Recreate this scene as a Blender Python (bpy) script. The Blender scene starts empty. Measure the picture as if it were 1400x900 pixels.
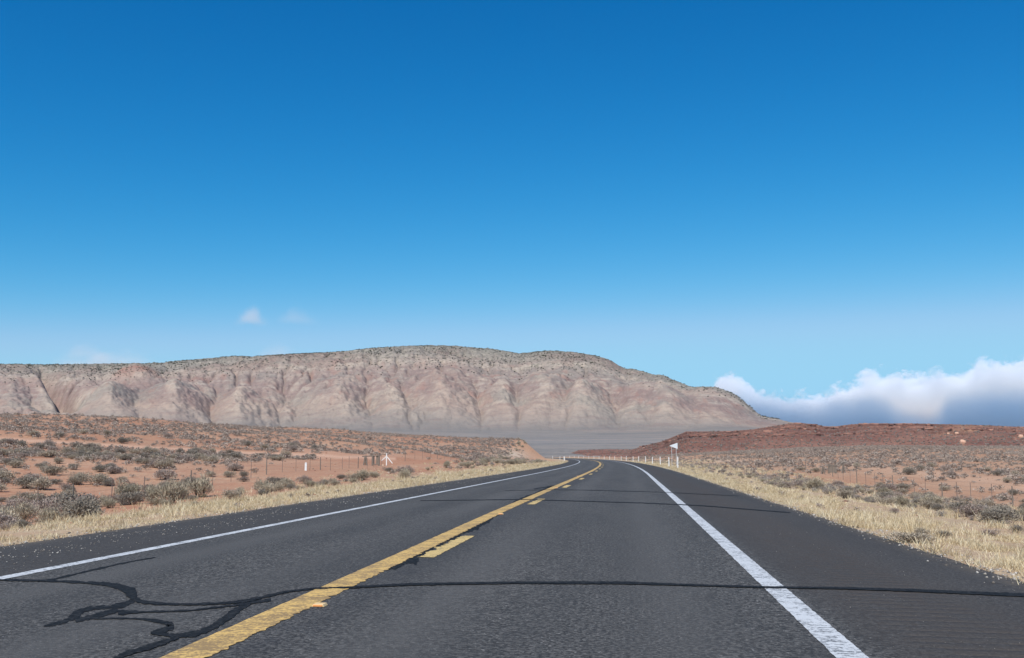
import bpy, math, random
import numpy as np
from math import radians, sin, cos, tan, atan2, hypot, pi

rng = np.random.default_rng(7)
random.seed(7)
scene = bpy.context.scene
col = scene.collection

# ------------------------------------------------------------------ camera
F_PX = 1361.1                      # 35 mm lens on a 1400 px wide picture
EYE = 1.15
PITCH, YAW = radians(7.24), radians(6.57)
FW = np.array([-sin(YAW)*cos(PITCH), cos(YAW)*cos(PITCH), sin(PITCH)])
RT = np.array([cos(YAW), sin(YAW), 0.0])
UP = np.cross(RT, FW)

def ray(u, v):
    u = np.asarray(u, float); v = np.asarray(v, float)
    return FW + ((u-700)/F_PX)[..., None]*RT + ((450-v)/F_PX)[..., None]*UP

def ground_px(u, v):               # where a sight line meets the road plane z = 0
    d = ray(u, v)
    t = -EYE/d[..., 2]
    return d[..., 0]*t, d[..., 1]*t

def px_az(u, v):
    d = ray(u, v)
    return np.arctan2(d[..., 0], d[..., 1]), d[..., 2]/np.hypot(d[..., 0], d[..., 1])

def to_px(x, y, z):
    p = np.stack([x, y, np.asarray(z)-EYE], -1)
    w = p@FW
    return 700+F_PX*(p@RT)/w, 450-F_PX*(p@UP)/w

class Profile:                     # skyline points -> tangent of elevation by azimuth
    def __init__(self, pts):
        a = np.array(pts, float)
        self.az, self.te = px_az(a[:, 0], a[:, 1])
    def __call__(self, az):
        return np.interp(az, self.az, self.te)

def by_u(pts):                     # values given at picture columns -> function of azimuth
    a = np.array(pts, float)
    az, _ = px_az(a[:, 0], np.full(len(a), 600.0))
    return lambda x: np.interp(x, az, a[:, 1])

cam = bpy.data.cameras.new("camera")
cam.sensor_width = 36; cam.lens = 35.01; cam.clip_start = 0.05; cam.clip_end = 90000
cam_ob = bpy.data.objects.new("camera", cam); col.objects.link(cam_ob)
cam_ob.location = (0, 0, EYE)
cam_ob.rotation_euler = (pi/2+PITCH, 0, YAW)
scene.camera = cam_ob

# ------------------------------------------------------------------ noise
def _h(ix, iy, s):
    h = (ix.astype(np.int64)*374761393 + iy.astype(np.int64)*668265263 + s*1442695041) & 0xffffffff
    h = ((h ^ (h >> 13))*1274126177) & 0xffffffff
    return (h ^ (h >> 16)) & 0xffffffff

def gnoise(x, y, s=0):
    x, y = np.broadcast_arrays(np.asarray(x, float), np.asarray(y, float))
    ix, iy = np.floor(x), np.floor(y)
    fx, fy = x-ix, y-iy
    u = fx*fx*fx*(fx*(fx*6-15)+10); w = fy*fy*fy*(fy*(fy*6-15)+10)
    def g(dx, dy):
        a = _h(ix+dx, iy+dy, s)/4294967296.0*2*pi
        return np.cos(a)*(fx-dx)+np.sin(a)*(fy-dy)
    a = g(0, 0)*(1-u)+g(1, 0)*u; b = g(0, 1)*(1-u)+g(1, 1)*u
    return (a*(1-w)+b*w)*1.5

def fbm(x, y, o=4, s=0, gain=.5):
    t = 0; a = 1; n = 0
    for k in range(o):
        t = t+a*gnoise(x*2**k, y*2**k, s+k*17); n += a; a *= gain
    return t/n

def ss(t, a=0.0, b=1.0):
    t = np.clip((np.asarray(t, float)-a)/(b-a), 0, 1)
    return t*t*(3-2*t)

# ------------------------------------------------------------------ mesh helpers
def mesh_np(name, verts, faces, mats=(), smooth=False, mat_idx=None, attrs=None, uv=None):
    verts = np.asarray(verts, np.float32); faces = np.asarray(faces, np.int32)
    me = bpy.data.meshes.new(name)
    k = faces.shape[1]; n = len(faces)
    me.vertices.add(len(verts)); me.vertices.foreach_set("co", verts.ravel())
    me.loops.add(n*k); me.loops.foreach_set("vertex_index", faces.ravel())
    me.polygons.add(n)
    me.polygons.foreach_set("loop_start", np.arange(0, n*k, k, dtype=np.int32))
    me.polygons.foreach_set("loop_total", np.full(n, k, np.int32))
    if smooth: me.polygons.foreach_set("use_smooth", np.ones(n, bool))
    if mat_idx is not None: me.polygons.foreach_set("material_index", np.asarray(mat_idx, np.int32))
    for m in mats: me.materials.append(m)
    for a, val in (attrs or {}).items():
        at = me.attributes.new(a, 'FLOAT', 'POINT'); at.data.foreach_set("value", np.asarray(val, np.float32).ravel())
    if uv is not None:
        l = me.uv_layers.new(name="UVMap"); l.data.foreach_set("uv", np.asarray(uv, np.float32)[faces.ravel()].ravel())
    me.update(calc_edges=True)
    return me

def grid_faces(nr, nc):
    i = np.arange(nr-1)[:, None]*nc+np.arange(nc-1)[None, :]
    return np.stack([i, i+1, i+nc+1, i+nc], -1).reshape(-1, 4)

def link(name, me, parent=None, loc=(0, 0, 0), rz=0.0):
    o = bpy.data.objects.new(name, me); col.objects.link(o)
    o.location = loc; o.rotation_euler = (0, 0, rz)
    if parent: o.parent = parent
    return o

def tag(o, label=None, cat=None, group=None, kind=None):
    if label: o["label"] = label
    if cat: o["category"] = cat
    if group: o["group"] = group
    if kind: o["kind"] = kind
    return o

def empty(name, loc, rz=0.0):
    o = bpy.data.objects.new(name, None); o.empty_display_size = .2; col.objects.link(o)
    o.location = loc; o.rotation_euler = (0, 0, rz)
    return o

class MB:                          # small solid builder: tapered bars, boxes, prisms -> ONE mesh
    def __init__(s): s.v = []; s.f = []
    def bar(s, a, b, ra, rb=None, n=6, jit=0.0):
        rb = ra if rb is None else rb
        a = np.array(a, float); b = np.array(b, float)
        d = b-a; d /= np.linalg.norm(d)
        e = np.array([0, 0, 1.0]) if abs(d[2]) < .9 else np.array([1.0, 0, 0])
        p = np.cross(d, e); p /= np.linalg.norm(p); q = np.cross(d, p)
        k = len(s.v)
        for c, r in ((a, ra), (b, rb)):
            for i in range(n):
                w = 2*pi*i/n
                s.v.append(c+(p*cos(w)+q*sin(w))*r*(1+jit*random.uniform(-1, 1)))
        for i in range(n):
            j = (i+1) % n
            s.f.append((k+i, k+j, k+n+j, k+n+i))
        s.f.append(tuple(k+i for i in range(n))[::-1]); s.f.append(tuple(k+n+i for i in range(n)))
    def box(s, c, d, rz=0.0):
        k = len(s.v)
        for z in (-1, 1):
            for x, y in ((-1, -1), (1, -1), (1, 1), (-1, 1)):
                X, Y = x*d[0]/2, y*d[1]/2
                s.v.append((c[0]+X*cos(rz)-Y*sin(rz), c[1]+X*sin(rz)+Y*cos(rz), c[2]+z*d[2]/2))
        for f in ((3, 2, 1, 0), (4, 5, 6, 7), (0, 1, 5, 4), (1, 2, 6, 5), (2, 3, 7, 6), (3, 0, 4, 7)):
            s.f.append(tuple(k+i for i in f))
    def prism(s, pts, y0, y1):     # outline in x,z extruded along y
        k = len(s.v); n = len(pts)
        for y in (y0, y1):
            for x, z in pts: s.v.append((x, y, z))
        for i in range(n):
            j = (i+1) % n
            s.f.append((k+i, k+j, k+n+j, k+n+i))
        s.f.append(tuple(k+i for i in range(n))[::-1]); s.f.append(tuple(k+n+i for i in range(n)))
    def mesh(s, name, m, bevel=0.0):
        me = bpy.data.meshes.new(name); me.from_pydata([tuple(map(float, p)) for p in s.v], [], s.f)
        me.materials.append(m)
        if bevel:
            import bmesh
            bm = bmesh.new(); bm.from_mesh(me)
            bmesh.ops.bevel(bm, geom=bm.edges[:], offset=bevel, segments=2, affect='EDGES', profile=.6)
            bm.to_mesh(me); bm.free()
        me.update(); return me
    def build(s, name, m, parent=None, loc=(0, 0, 0), rz=0.0, bevel=0.0):
        return link(name, s.mesh(name, m, bevel), parent, loc, rz)

# ------------------------------------------------------------------ material helpers
class NT:
    def __init__(s, name, rough=.9, spec=.3):
        s.m = bpy.data.materials.new(name); s.m.use_nodes = True
        s.t = s.m.node_tree; s.n = s.t.nodes; s.n.clear()
        s.out = s.n.new('ShaderNodeOutputMaterial'); s.b = s.n.new('ShaderNodeBsdfPrincipled')
        s.t.links.new(s.b.outputs[0], s.out.inputs[0])
        s.b.inputs['Roughness'].default_value = rough; s.b.inputs['Specular IOR Level'].default_value = spec
    def put(s, sock, v):
        if isinstance(v, bpy.types.NodeSocket): s.t.links.new(v, sock)
        elif isinstance(v, (tuple, list)) and sock.type == 'RGBA': sock.default_value = (*v[:3], 1)
        else: sock.default_value = v
    def math(s, op, a, b=0.0, c=0.0, clamp=False):
        x = s.n.new('ShaderNodeMath'); x.operation = op; x.use_clamp = clamp
        for i, v in enumerate((a, b, c)): s.put(x.inputs[i], v)
        return x.outputs[0]
    def coord(s, kind='Object'):
        return s.n.new('ShaderNodeTexCoord').outputs[kind]
    def uv(s): return s.n.new('ShaderNodeUVMap').outputs[0]
    def sep(s, v):
        x = s.n.new('ShaderNodeSeparateXYZ'); s.put(x.inputs[0], v); return x.outputs
    def comb(s, a=0.0, b=0.0, c=0.0):
        x = s.n.new('ShaderNodeCombineXYZ')
        for i, v in enumerate((a, b, c)): s.put(x.inputs[i], v)
        return x.outputs[0]
    def scale(s, v, sc):
        x = s.n.new('ShaderNodeMapping'); s.put(x.inputs[0], v); x.inputs['Scale'].default_value = sc; return x.outputs[0]
    def noise(s, v, scale, detail=3.0, rough=.55, dist=0.0):
        x = s.n.new('ShaderNodeTexNoise'); s.put(x.inputs['Vector'], v)
        x.inputs['Scale'].default_value = scale; x.inputs['Detail'].default_value = detail
        x.inputs['Roughness'].default_value = rough; x.inputs['Distortion'].default_value = dist
        return x.outputs[0]
    def voro(s, v, scale, feature='F1', out=0):
        x = s.n.new('ShaderNodeTexVoronoi'); x.feature = feature; s.put(x.inputs['Vector'], v); x.inputs['Scale'].default_value = scale
        return x.outputs[out]
    def attr(s, name):
        x = s.n.new('ShaderNodeAttribute'); x.attribute_name = name; return x.outputs['Fac']
    def mr(s, v, a, b, c=0.0, d=1.0, smooth=True):
        x = s.n.new('ShaderNodeMapRange'); x.interpolation_type = 'SMOOTHSTEP' if smooth else 'LINEAR'
        for i, w in enumerate((v, a, b, c, d)): s.put(x.inputs[i], w)
        return x.outputs[0]
    def mix(s, f, a, b, mode='MIX'):
        x = s.n.new('ShaderNodeMix'); x.data_type = 'RGBA'; x.blend_type = mode
        s.put(x.inputs[0], f); s.put(x.inputs[6], a); s.put(x.inputs[7], b)
        return x.outputs[2]
    def ramp(s, f, stops):
        x = s.n.new('ShaderNodeValToRGB'); s.put(x.inputs[0], f)
        e = x.color_ramp.elements
        while len(e) < len(stops): e.new(.5)
        for k, (p, c) in zip(e, stops): k.position = p; k.color = (*c, 1)
        return x.outputs[0]
    def bump(s, h, strength=.5, dist=.02):
        x = s.n.new('ShaderNodeBump'); s.put(x.inputs['Height'], h)
        x.inputs['Strength'].default_value = strength; x.inputs['Distance'].default_value = dist
        s.t.links.new(x.outputs[0], s.b.inputs['Normal'])
    def color(s, c): s.put(s.b.inputs['Base Color'], c)
    def rough(s, c): s.put(s.b.inputs['Roughness'], c)

def plain(name, c, rough=.8, spec=.3, var=.25, scale=9.0, metal=0.0):
    a = NT(name, rough, spec)
    n = a.noise(a.coord(), scale, 4)
    a.color(a.mix(n, tuple(x*(1-var) for x in c), tuple(min(1, x*(1+var)) for x in c)))
    a.b.inputs['Metallic'].default_value = metal
    return a.m

# ------------------------------------------------------------------ light
SUN = np.array([-.15, -.64, .75]); SUN /= np.linalg.norm(SUN)
sun_el = math.asin(SUN[2]); sun_az = atan2(SUN[0], SUN[1])
L = bpy.data.lights.new("sun", 'SUN'); L.energy = 4.8; L.angle = radians(.53); L.color = (1, .97, .925)
lo = bpy.data.objects.new("sun", L); col.objects.link(lo)
lo.rotation_euler = (pi/2-sun_el, 0, atan2(SUN[0], -SUN[1]))
w = bpy.data.worlds.new("World"); scene.world = w; w.use_nodes = True
wn = w.node_tree.nodes; wl = w.node_tree.links; wn.clear()
wo = wn.new('ShaderNodeOutputWorld'); bg = wn.new('ShaderNodeBackground'); sky = wn.new('ShaderNodeTexSky')
sky.sky_type = 'NISHITA'; sky.sun_disc = False; sky.sun_elevation = sun_el; sky.sun_rotation = sun_az
sky.altitude = 1300; sky.air_density = 1.0; sky.dust_density = .25; sky.ozone_density = 2.2
SKY = .105
sp = wn.new('ShaderNodeSeparateColor'); cb = wn.new('ShaderNodeCombineColor'); wl.new(sky.outputs[0], sp.inputs[0])
def chan(i, k, p, top):             # polarised, saturated desert sky: per-channel response of the sky light
    a = wn.new('ShaderNodeMath'); a.operation = 'MULTIPLY'; a.inputs[1].default_value = SKY; wl.new(sp.outputs[i], a.inputs[0])
    b = wn.new('ShaderNodeMath'); b.operation = 'POWER'; b.inputs[1].default_value = p; wl.new(a.outputs[0], b.inputs[0])
    c = wn.new('ShaderNodeMath'); c.operation = 'MULTIPLY'; c.inputs[1].default_value = k; wl.new(b.outputs[0], c.inputs[0])
    d = wn.new('ShaderNodeMath'); d.operation = 'SMOOTH_MIN'; d.inputs[1].default_value = top; d.inputs[2].default_value = top*.45; wl.new(c.outputs[0], d.inputs[0])
    e = wn.new('ShaderNodeMath'); e.operation = 'DIVIDE'; e.inputs[1].default_value = SKY; wl.new(d.outputs[0], e.inputs[0])
    wl.new(e.outputs[0], cb.inputs[i])
chan(0, 7.4, 3.35, .30); chan(1, 1.10, 1.24, .60); chan(2, 1.06, .88, .84)
wl.new(cb.outputs[0], bg.inputs[0])
bg.inputs[1].default_value = SKY
wl.new(bg.outputs[0], wo.inputs[0])
vs = scene.view_settings
vs.view_transform = 'Standard'; vs.look = 'None'; vs.exposure = 0.12; vs.gamma = 1.0; vs.use_curve_mapping = False
scene.render.engine = 'CYCLES'
cy = scene.cycles
cy.max_bounces = 20; cy.diffuse_bounces = 3; cy.glossy_bounces = 2; cy.transmission_bounces = 2; cy.transparent_max_bounces = 8
cy.volume_bounces = 7; cy.use_denoising = True; cy.denoiser = 'OPENIMAGEDENOISE'
cy.use_adaptive_sampling = True; cy.adaptive_threshold = .008

# ------------------------------------------------------------------ ground shape
def c_road(y): return -np.clip(np.asarray(y, float)-60, 0, None)**2/5500.0
LE, RE = -8.35, 3.82               # asphalt edges
hill_top = Profile([(-900, 575), (-400, 566), (-200, 564), (0, 569), (60, 569), (120, 571.5), (180, 573), (235, 577), (300, 581), (350, 583.5), (420, 587), (480, 590.5),
                    (560, 595), (600, 597), (650, 599), (700, 600.5), (724, 601), (748, 603), (800, 610)])
hill_d = by_u([(-900, 200), (-200, 215), (0, 235), (200, 255), (350, 285), (480, 310), (600, 315), (680, 290), (724, 278), (760, 270)])
hill_r0 = by_u([(-900, 45), (0, 42), (200, 48), (350, 56), (480, 72), (560, 100), (640, 140), (700, 175), (760, 200)])
plain_top = Profile([(700, 625), (800, 625.5), (860, 626), (930, 621), (1000, 617.5), (1100, 612.5), (1200, 610), (1400, 611), (1700, 611), (2400, 611)])

def zg(X, Y):
    X = np.asarray(X, float); Y = np.asarray(Y, float)
    r = np.hypot(X, Y); az = np.arctan2(X, Y)
    lat = X-c_road(Y); dl = LE-lat; dr = lat-RE
    off = np.maximum(dl, dr)
    z = np.where(off > 0, -.05, -.05-.3*ss(-off, 0, .8))
    z = z+np.interp(Y, [-40, 0, 33, 51, 65, 88, 130, 200], [-1, -1.0, -.85, -.24, .1, .35, .35, 0])*ss(dl, 0, 12)
    z = z+np.interp(Y, [-40, 0, 50, 75, 98, 150, 250], [-1.0, -1.0, -1.05, -1.0, -.7, -.4, 0])*np.clip(dr/12.5, 0, 1)**1.1
    D = hill_d(az); R0 = hill_r0(az)
    H = EYE+hill_top(az)*D
    t = np.clip((r-R0)/(D-R0), 0, 1)
    g = .55*t**1.15+.45*ss(t)
    back = 1-ss((r-D)/260)
    cut = np.clip((dl-5.0)/np.maximum(2.0, 7.6), 0, 1)
    cut = cut*cut*(3-2*cut)*.3+cut*.7
    z = z+H*g*back*np.where(dl > 0, cut, 0)*ss(Y, -20, 20)
    P = 430.0
    Hp = EYE+plain_top(az)*P
    tp = np.clip((r-70)/(P-70), 0, 1)
    z = z+np.where(dr > 0, Hp*(.6*tp+.4*ss(tp))*ss(dr, 0, 22), 0)
    m = ss(off, .5, 9)
    n = .42*fbm(X/34, Y/34, 3, 5)+.13*fbm(X/6, Y/6, 3, 9)
    mid = np.exp(-((r-D*.8)/60)**2)
    hum = np.where(dl > 0, 1+1.6*ss(r, 60, 160)*(1-ss(t, .9, 1)), 1+1.2*ss(r, 110, 260))
    return z+m*n*hum*np.where(r > D-15, .35, 1)

def hit(u, v, rmin=6.0, rmax=700.0):
    d = ray(u, v); d = d/hypot(d[0], d[1])
    r = np.geomspace(rmin, rmax, 3000)
    k = np.nonzero(zg(d[0]*r, d[1]*r) > EYE+d[2]*r)[0]
    R = r[k[0]] if len(k) else rmax
    return d[0]*R, d[1]*R, float(zg(d[0]*R, d[1]*R))

# ------------------------------------------------------------------ ground material
g = NT("desert_soil", .95, .15)
P = g.coord()
n1 = g.noise(P, .045, 4, .6); n2 = g.noise(P, .5, 5, .65); n3 = g.noise(P, 9.0, 3, .6)
soil = g.mix(g.mr(n1, .35, .68), (.39, .188, .104), (.445, .265, .165))
soil = g.mix(g.mr(n2, .42, .75, 0, .75), soil, (.36, .16, .095))
soil = g.mix(g.mr(n2, .6, .8, 0, .6), soil, (.54, .33, .215))
soil = g.mix(g.math('MULTIPLY', g.attr('track'), .8), soil, (.60, .37, .25))
soil = g.mix(g.math('MULTIPLY', g.attr('pale'), g.mr(n2, .3, .6)), soil, (.58, .48, .36))
soil = g.mix(g.math('MULTIPLY', g.attr('cut'), g.mr(n2, .2, .7, .5, 1)), soil, (.62, .34, .19))
soil = g.mix(g.math('MULTIPLY', g.attr('verge'), g.mr(n2, .25, .6, .5, 1)), soil, (.44, .33, .21))
soil = g.mix(g.mr(g.noise(P, 2.6, 4, .7), .5, .72, 0, .55), soil, (.46, .36, .255))
soil = g.mix(g.mr(n3, .42, .66, 0, .45), soil, (.22, .115, .075))
g.color(soil); g.bump(g.math('ADD', g.math('MULTIPLY', n2, 2.0), n3), .5, .06)
soil_m = g.m

az_in = np.linspace(-.80, .56, 620)
azs = np.concatenate([np.linspace(-1.75, -.81, 50), az_in, np.linspace(.57, 1.6, 55)])
rs = np.geomspace(3.0, 760.0, 330)
AZ, RR = np.meshgrid(azs, rs)
GX, GY = RR*np.sin(AZ), RR*np.cos(AZ)
GZ = zg(GX, GY)
lat = GX-c_road(GY); off = np.maximum(LE-lat, lat-RE)
_, gv = to_px(GX, np.where(GY < 1, 1, GY), GZ)
gu, _ = to_px(GX, np.where(GY < 1, 1, GY), GZ)
tr_v = np.interp(gu, [-300, 0, 110, 250, 350, 480, 560], [590, 600, 607, 614.5, 620, 625, 628])
track = np.exp(-((gv-tr_v-1.2*gnoise(gu/30, gu*0, 3))/2.0)**2)*(gu < 540)*(lat < -20)*(RR > 40)
dr_ = lat-RE
track = track+.55*np.exp(-((lat-27-1.5*gnoise(GY/20, GY*0, 8))/3.2)**2)*(GY > 20)*(GY < 170)*(1-ss(GY, 110, 170))
track = track+.5*np.exp(-((lat+33-2*gnoise(GY/20, GY*0, 4))/4.5)**2)*ss(GY, 55, 75)*(1-ss(GY, 120, 150))
verge = np.where(lat > 0, 1-.75*ss(off, 2, 12), 1-ss(off, 1.5, 7))
pale = np.exp(-((gu-705)/38)**2-((gv-621)/7)**2)*(lat < -9)*(RR < 262)+.8*np.exp(-((gu-440)/16)**2-((gv-610)/3)**2)*(lat < -20)+.7*np.exp(-((gu-985)/50)**2-((gv-630)/3)**2)
cut = ss(gu, 690, 722)*(lat < LE-4.5)*ss(RR, 215, 250)*(gu < 800)
link("ground", mesh_np("ground", np.stack([GX, GY, GZ], -1).reshape(-1, 3), grid_faces(len(rs), len(azs))[:, ::-1], [soil_m], True,
     attrs=dict(track=np.clip(track, 0, 1), verge=verge, pale=np.clip(pale, 0, 1), cut=cut)))["kind"] = "structure"
th = np.linspace(0, 2*pi, 97)[:-1]; rr = [0, 60, 600, 3000, 12000, 40000]
vv = np.array([(r*cos(t), r*sin(t), -6.0) for r in rr for t in th]); nf = []
for i in range(len(rr)-1):
    for j in range(96):
        k = (j+1) % 96; nf.append((i*96+j, (i+1)*96+j, (i+1)*96+k, i*96+k))
link("terrain", mesh_np("terrain", vv, nf, [soil_m]))["kind"] = "structure"

# ------------------------------------------------------------------ road
a = NT("asphalt", .88, .25)
U = a.sep(a.uv()); P = a.coord()
lat_s, yy = U[0], U[1]
fine = a.noise(P, 62.0, 3, .7); fine2 = a.noise(P, 32.0, 3, .72); big = a.noise(a.scale(P, (1.1, .16, 1)), .9, 4, .6)
mid_n = a.noise(a.scale(P, (1, .6, 1)), 5.0, 4, .65)
base = a.mix(a.mr(fine2, .43, .59), (.022, .0205, .0185), (.150, .140, .127))
base = a.mix(a.mr(fine, .42, .6, 0, .55), base, (.066, .0625, .059))
base = a.mix(a.math('MULTIPLY', a.mr(fine, .44, .36), .6), base, (.016, .0155, .015))
chip = a.math('MULTIPLY', a.mr(a.noise(P, 36.0, 1, .5), .685, .73), .85)
base = a.mix(chip, base, (.30, .285, .26))
base = a.mix(a.mr(mid_n, .48, .72, 0, .38), base, (.036, .0345, .033))
base = a.mix(a.mr(big, .35, .72, 0, .5), base, (.046, .0445, .043))
sh = a.math('MAXIMUM', a.mr(lat_s, 1.35, 1.6), a.mr(lat_s, -5.9, -6.15))
base = a.mix(a.math('MULTIPLY', sh, .55), base, (.046, .039, .034))
dust = a.math('MULTIPLY', a.math('MAXIMUM', a.mr(lat_s, RE-.5, RE+.05), a.mr(lat_s, LE+.6, LE-.05)), a.mr(mid_n, .35, .65))
base = a.mix(a.math('MULTIPLY', dust, .6), base, (.20, .155, .11))
def band(x, c, hw, soft=.25):
    d = a.math('ABSOLUTE', a.math('SUBTRACT', x, c)); return a.mr(d, hw+soft, hw-soft)
wheel = a.math('MAXIMUM', a.math('MAXIMUM', band(lat_s, .35, .3, .3), band(lat_s, -1.5, .3, .3)), a.math('MAXIMUM', band(lat_s, -3.5, .3, .3), band(lat_s, -5.1, .3, .3)))
base = a.mix(a.math('MULTIPLY', wheel, a.mr(a.noise(a.scale(P, (1, .1, 1)), .7, 3), .3, .7, .12, .6)), base, (.100, .094, .087))
cs = a.math('MULTIPLY', band(lat_s, -2.35, .35, .2), a.mr(a.noise(P, 3.0, 3), .35, .7, .1, .8))
base = a.mix(a.math('MULTIPLY', cs, .45), base, (.03, .03, .033))
dus = a.math('MULTIPLY', band(lat_s, 2.25, .55, .3), a.mr(mid_n, .3, .7, .1, .45))
base = a.mix(dus, base, (.072, .055, .043))
a.color(base)
rum = a.math('MULTIPLY', a.math('MULTIPLY', band(lat_s, 2.2, .45, .12), a.mr(mid_n, .3, .65, .35, 1)), a.math('POWER', a.math('MULTIPLY_ADD', a.math('SINE', a.math('MULTIPLY', yy, 2*pi/.21)), .5, .5), 3.0))
a.bump(a.math('SUBTRACT', a.math('ADD', a.math('MULTIPLY', fine, .5), a.math('MULTIPLY', fine2, .9)), a.math('MULTIPLY', rum, 1.05)), 1.0, .014)
asphalt = a.m

ry = np.concatenate([np.arange(-30, 40, .4), np.arange(40, 140, 1.5), np.arange(140, 900, 6)])
lats = np.array([LE, LE+.15, -6.5, -5.2, -2.5, 0, 1.4, 2.6, RE-.12, RE])
rv = []; ruv = []
for y in ry:
    for l in lats:
        ll = l
        if l in (LE, RE):
            ll = l+(.07*gnoise(y/1.1, 0, 21)+.06*gnoise(y/.35, 3, 22)+.05*gnoise(y/6, 9, 23))
        crown = -.012*abs(l+2.5)-(.03 if l in (LE, RE) else 0)+.012*5.85
        rv.append((float(c_road(y))+float(ll), y, crown-.04)); ruv.append((float(ll), y))
link("road", mesh_np("road", rv, grid_faces(len(ry), len(lats)), [asphalt], True, uv=ruv))["kind"] = "structure"
def z_road(l): return -.012*np.abs(np.asarray(l)+2.5)+.03

def paint(name, c, under, wear=.5, streak=False):
    a = NT(name, .7, .35)
    P = a.coord(); n = a.noise(P, 34.0, 4, .75); n2 = a.noise(P, 2.2, 4, .6); n3 = a.noise(a.scale(P, (.35, 1, 1)), 26.0, 3, .6)
    f = a.math('ADD', a.math('MULTIPLY', n, .55), a.math('ADD', a.math('MULTIPLY', n2, .3), a.math('MULTIPLY', n3, .35)))
    cc = a.mix(n2, tuple(x*.82 for x in c), c)
    a.color(a.mix(a.mr(f, .66-.12*wear, .76-.12*wear, 0, .9), cc, under))
    a.bump(n, .5, .006)
    return a.m
white_p = paint("white_road_paint", (.60, .605, .60), (.10, .10, .10), .62)
yellow_p = paint("yellow_road_paint", (.70, .45, .14), (.24, .155, .07), .95)
pale_y = paint("faded_yellow_paint", (.64, .45, .17), (.12, .10, .06), .55)
tar = NT("tar_sealant", .85, .12); tar.color(tar.mix(tar.mr(tar.noise(tar.coord(), 26, 4, .7), .45, .68), (.010, .0105, .011), (.034, .034, .034))); tar = tar.m

def strip(name, l0, l1, y0, y1, m, dz=.004, jag=(0.0, 0.0), step=None, kind="structure", drift=lambda y: 0.0):
    far = min(y1, 60)
    ys = [y0]; 
    while ys[-1] < y1: ys.append(ys[-1]+(step or (.04 if ys[-1] < 25 else .5 if ys[-1] < 60 else 4)))
    ys[-1] = y1
    v = []
    for y in ys:
        w_ = drift(y)
        a_ = l0+w_+jag[0]*(gnoise(y*3.3, 1, 31)+.8*gnoise(y*9, 2, 32)); b_ = l1+w_+jag[1]*(.6*gnoise(y*3.1, 5, 33)+1.5*gnoise(y*11, 6, 34))
        for l in (a_, (a_+b_)/2, b_):
            v.append((float(c_road(y)+l), y, float(z_road(l))+dz))
    o = link(name, mesh_np(name, v, grid_faces(len(ys), 3), [m]))
    o["kind"] = kind
    return o
LAT_W, LAT_Y, LAT_L = 1.27, -2.60, -5.95
strip("edge_line", LAT_W-.088, LAT_W+.105, -20, 880, white_p, jag=(.006, .006))
strip("edge_line", LAT_L-.085, LAT_L+.085, -20, 880, white_p, jag=(.006, .006))
yel_off = lambda y: float(np.interp(y, [5, 12, 20], [.125, .075, 0]))
strip("centre_line", LAT_Y-.13, LAT_Y+.13, -20, 880, yellow_p, jag=(.006, .026), drift=yel_off)
for k in range(18):
    y0 = 11.1+12.15*k
    strip("centre_line_dash", LAT_Y+.275, LAT_Y+.45, y0, y0+3.0, pale_y, dz=.0046, jag=(.055, .010))

def ribbon(name, pts, dz=.006, jag=.2, seed=0):
    # pts: picture column, row, picture thickness across the band -> a flat sheet of sealant on the road
    p = np.array(pts, float); seg = np.concatenate([[0], np.cumsum(np.hypot(np.diff(p[:, 0]), np.diff(p[:, 1])))])
    n = max(8, int(seg[-1]/1.6)); q = np.linspace(0, seg[-1], n)
    u = np.interp(q, seg, p[:, 0]); v = np.interp(q, seg, p[:, 1]); wd = np.interp(q, seg, p[:, 2])
    k = np.array([.25, .5, .25])
    for _ in range(14):
        for arr in (u, v): arr[1:-1] = np.convolve(arr, k, 'valid')
    wd = wd*np.clip(1+jag*2.2*gnoise(q/16, q*0+seed, 40+seed)+jag*1.6*gnoise(q/4.5, q*0+seed, 60+seed), .25, 2.2)
    tu, tv = np.gradient(u), np.gradient(v); ln = np.hypot(tu, tv)+1e-6
    nu, nv = -tv/ln, tu/ln
    ju = min(jag*2.0, .5)*gnoise(q/9, q*0+7, 44+seed)
    A = ground_px(u+nu*(wd/2+ju), v+nv*(wd/2+ju)); B = ground_px(u-nu*(wd/2-ju), v-nv*(wd/2-ju))
    vv = []
    for i in range(n):
        for X, Y in ((A[0][i], A[1][i]), (B[0][i], B[1][i])):
            vv.append((X, Y, float(z_road(X-c_road(Y)))+dz))
    o = link(name, mesh_np(name, vv, grid_faces(n, 2), [tar]))
    o["kind"] = "structure"
    return o
def cr(pts): return [(x/2.917, 700+y/2.917, t/2.917) for x, y, t in pts]
k_ = 0
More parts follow.
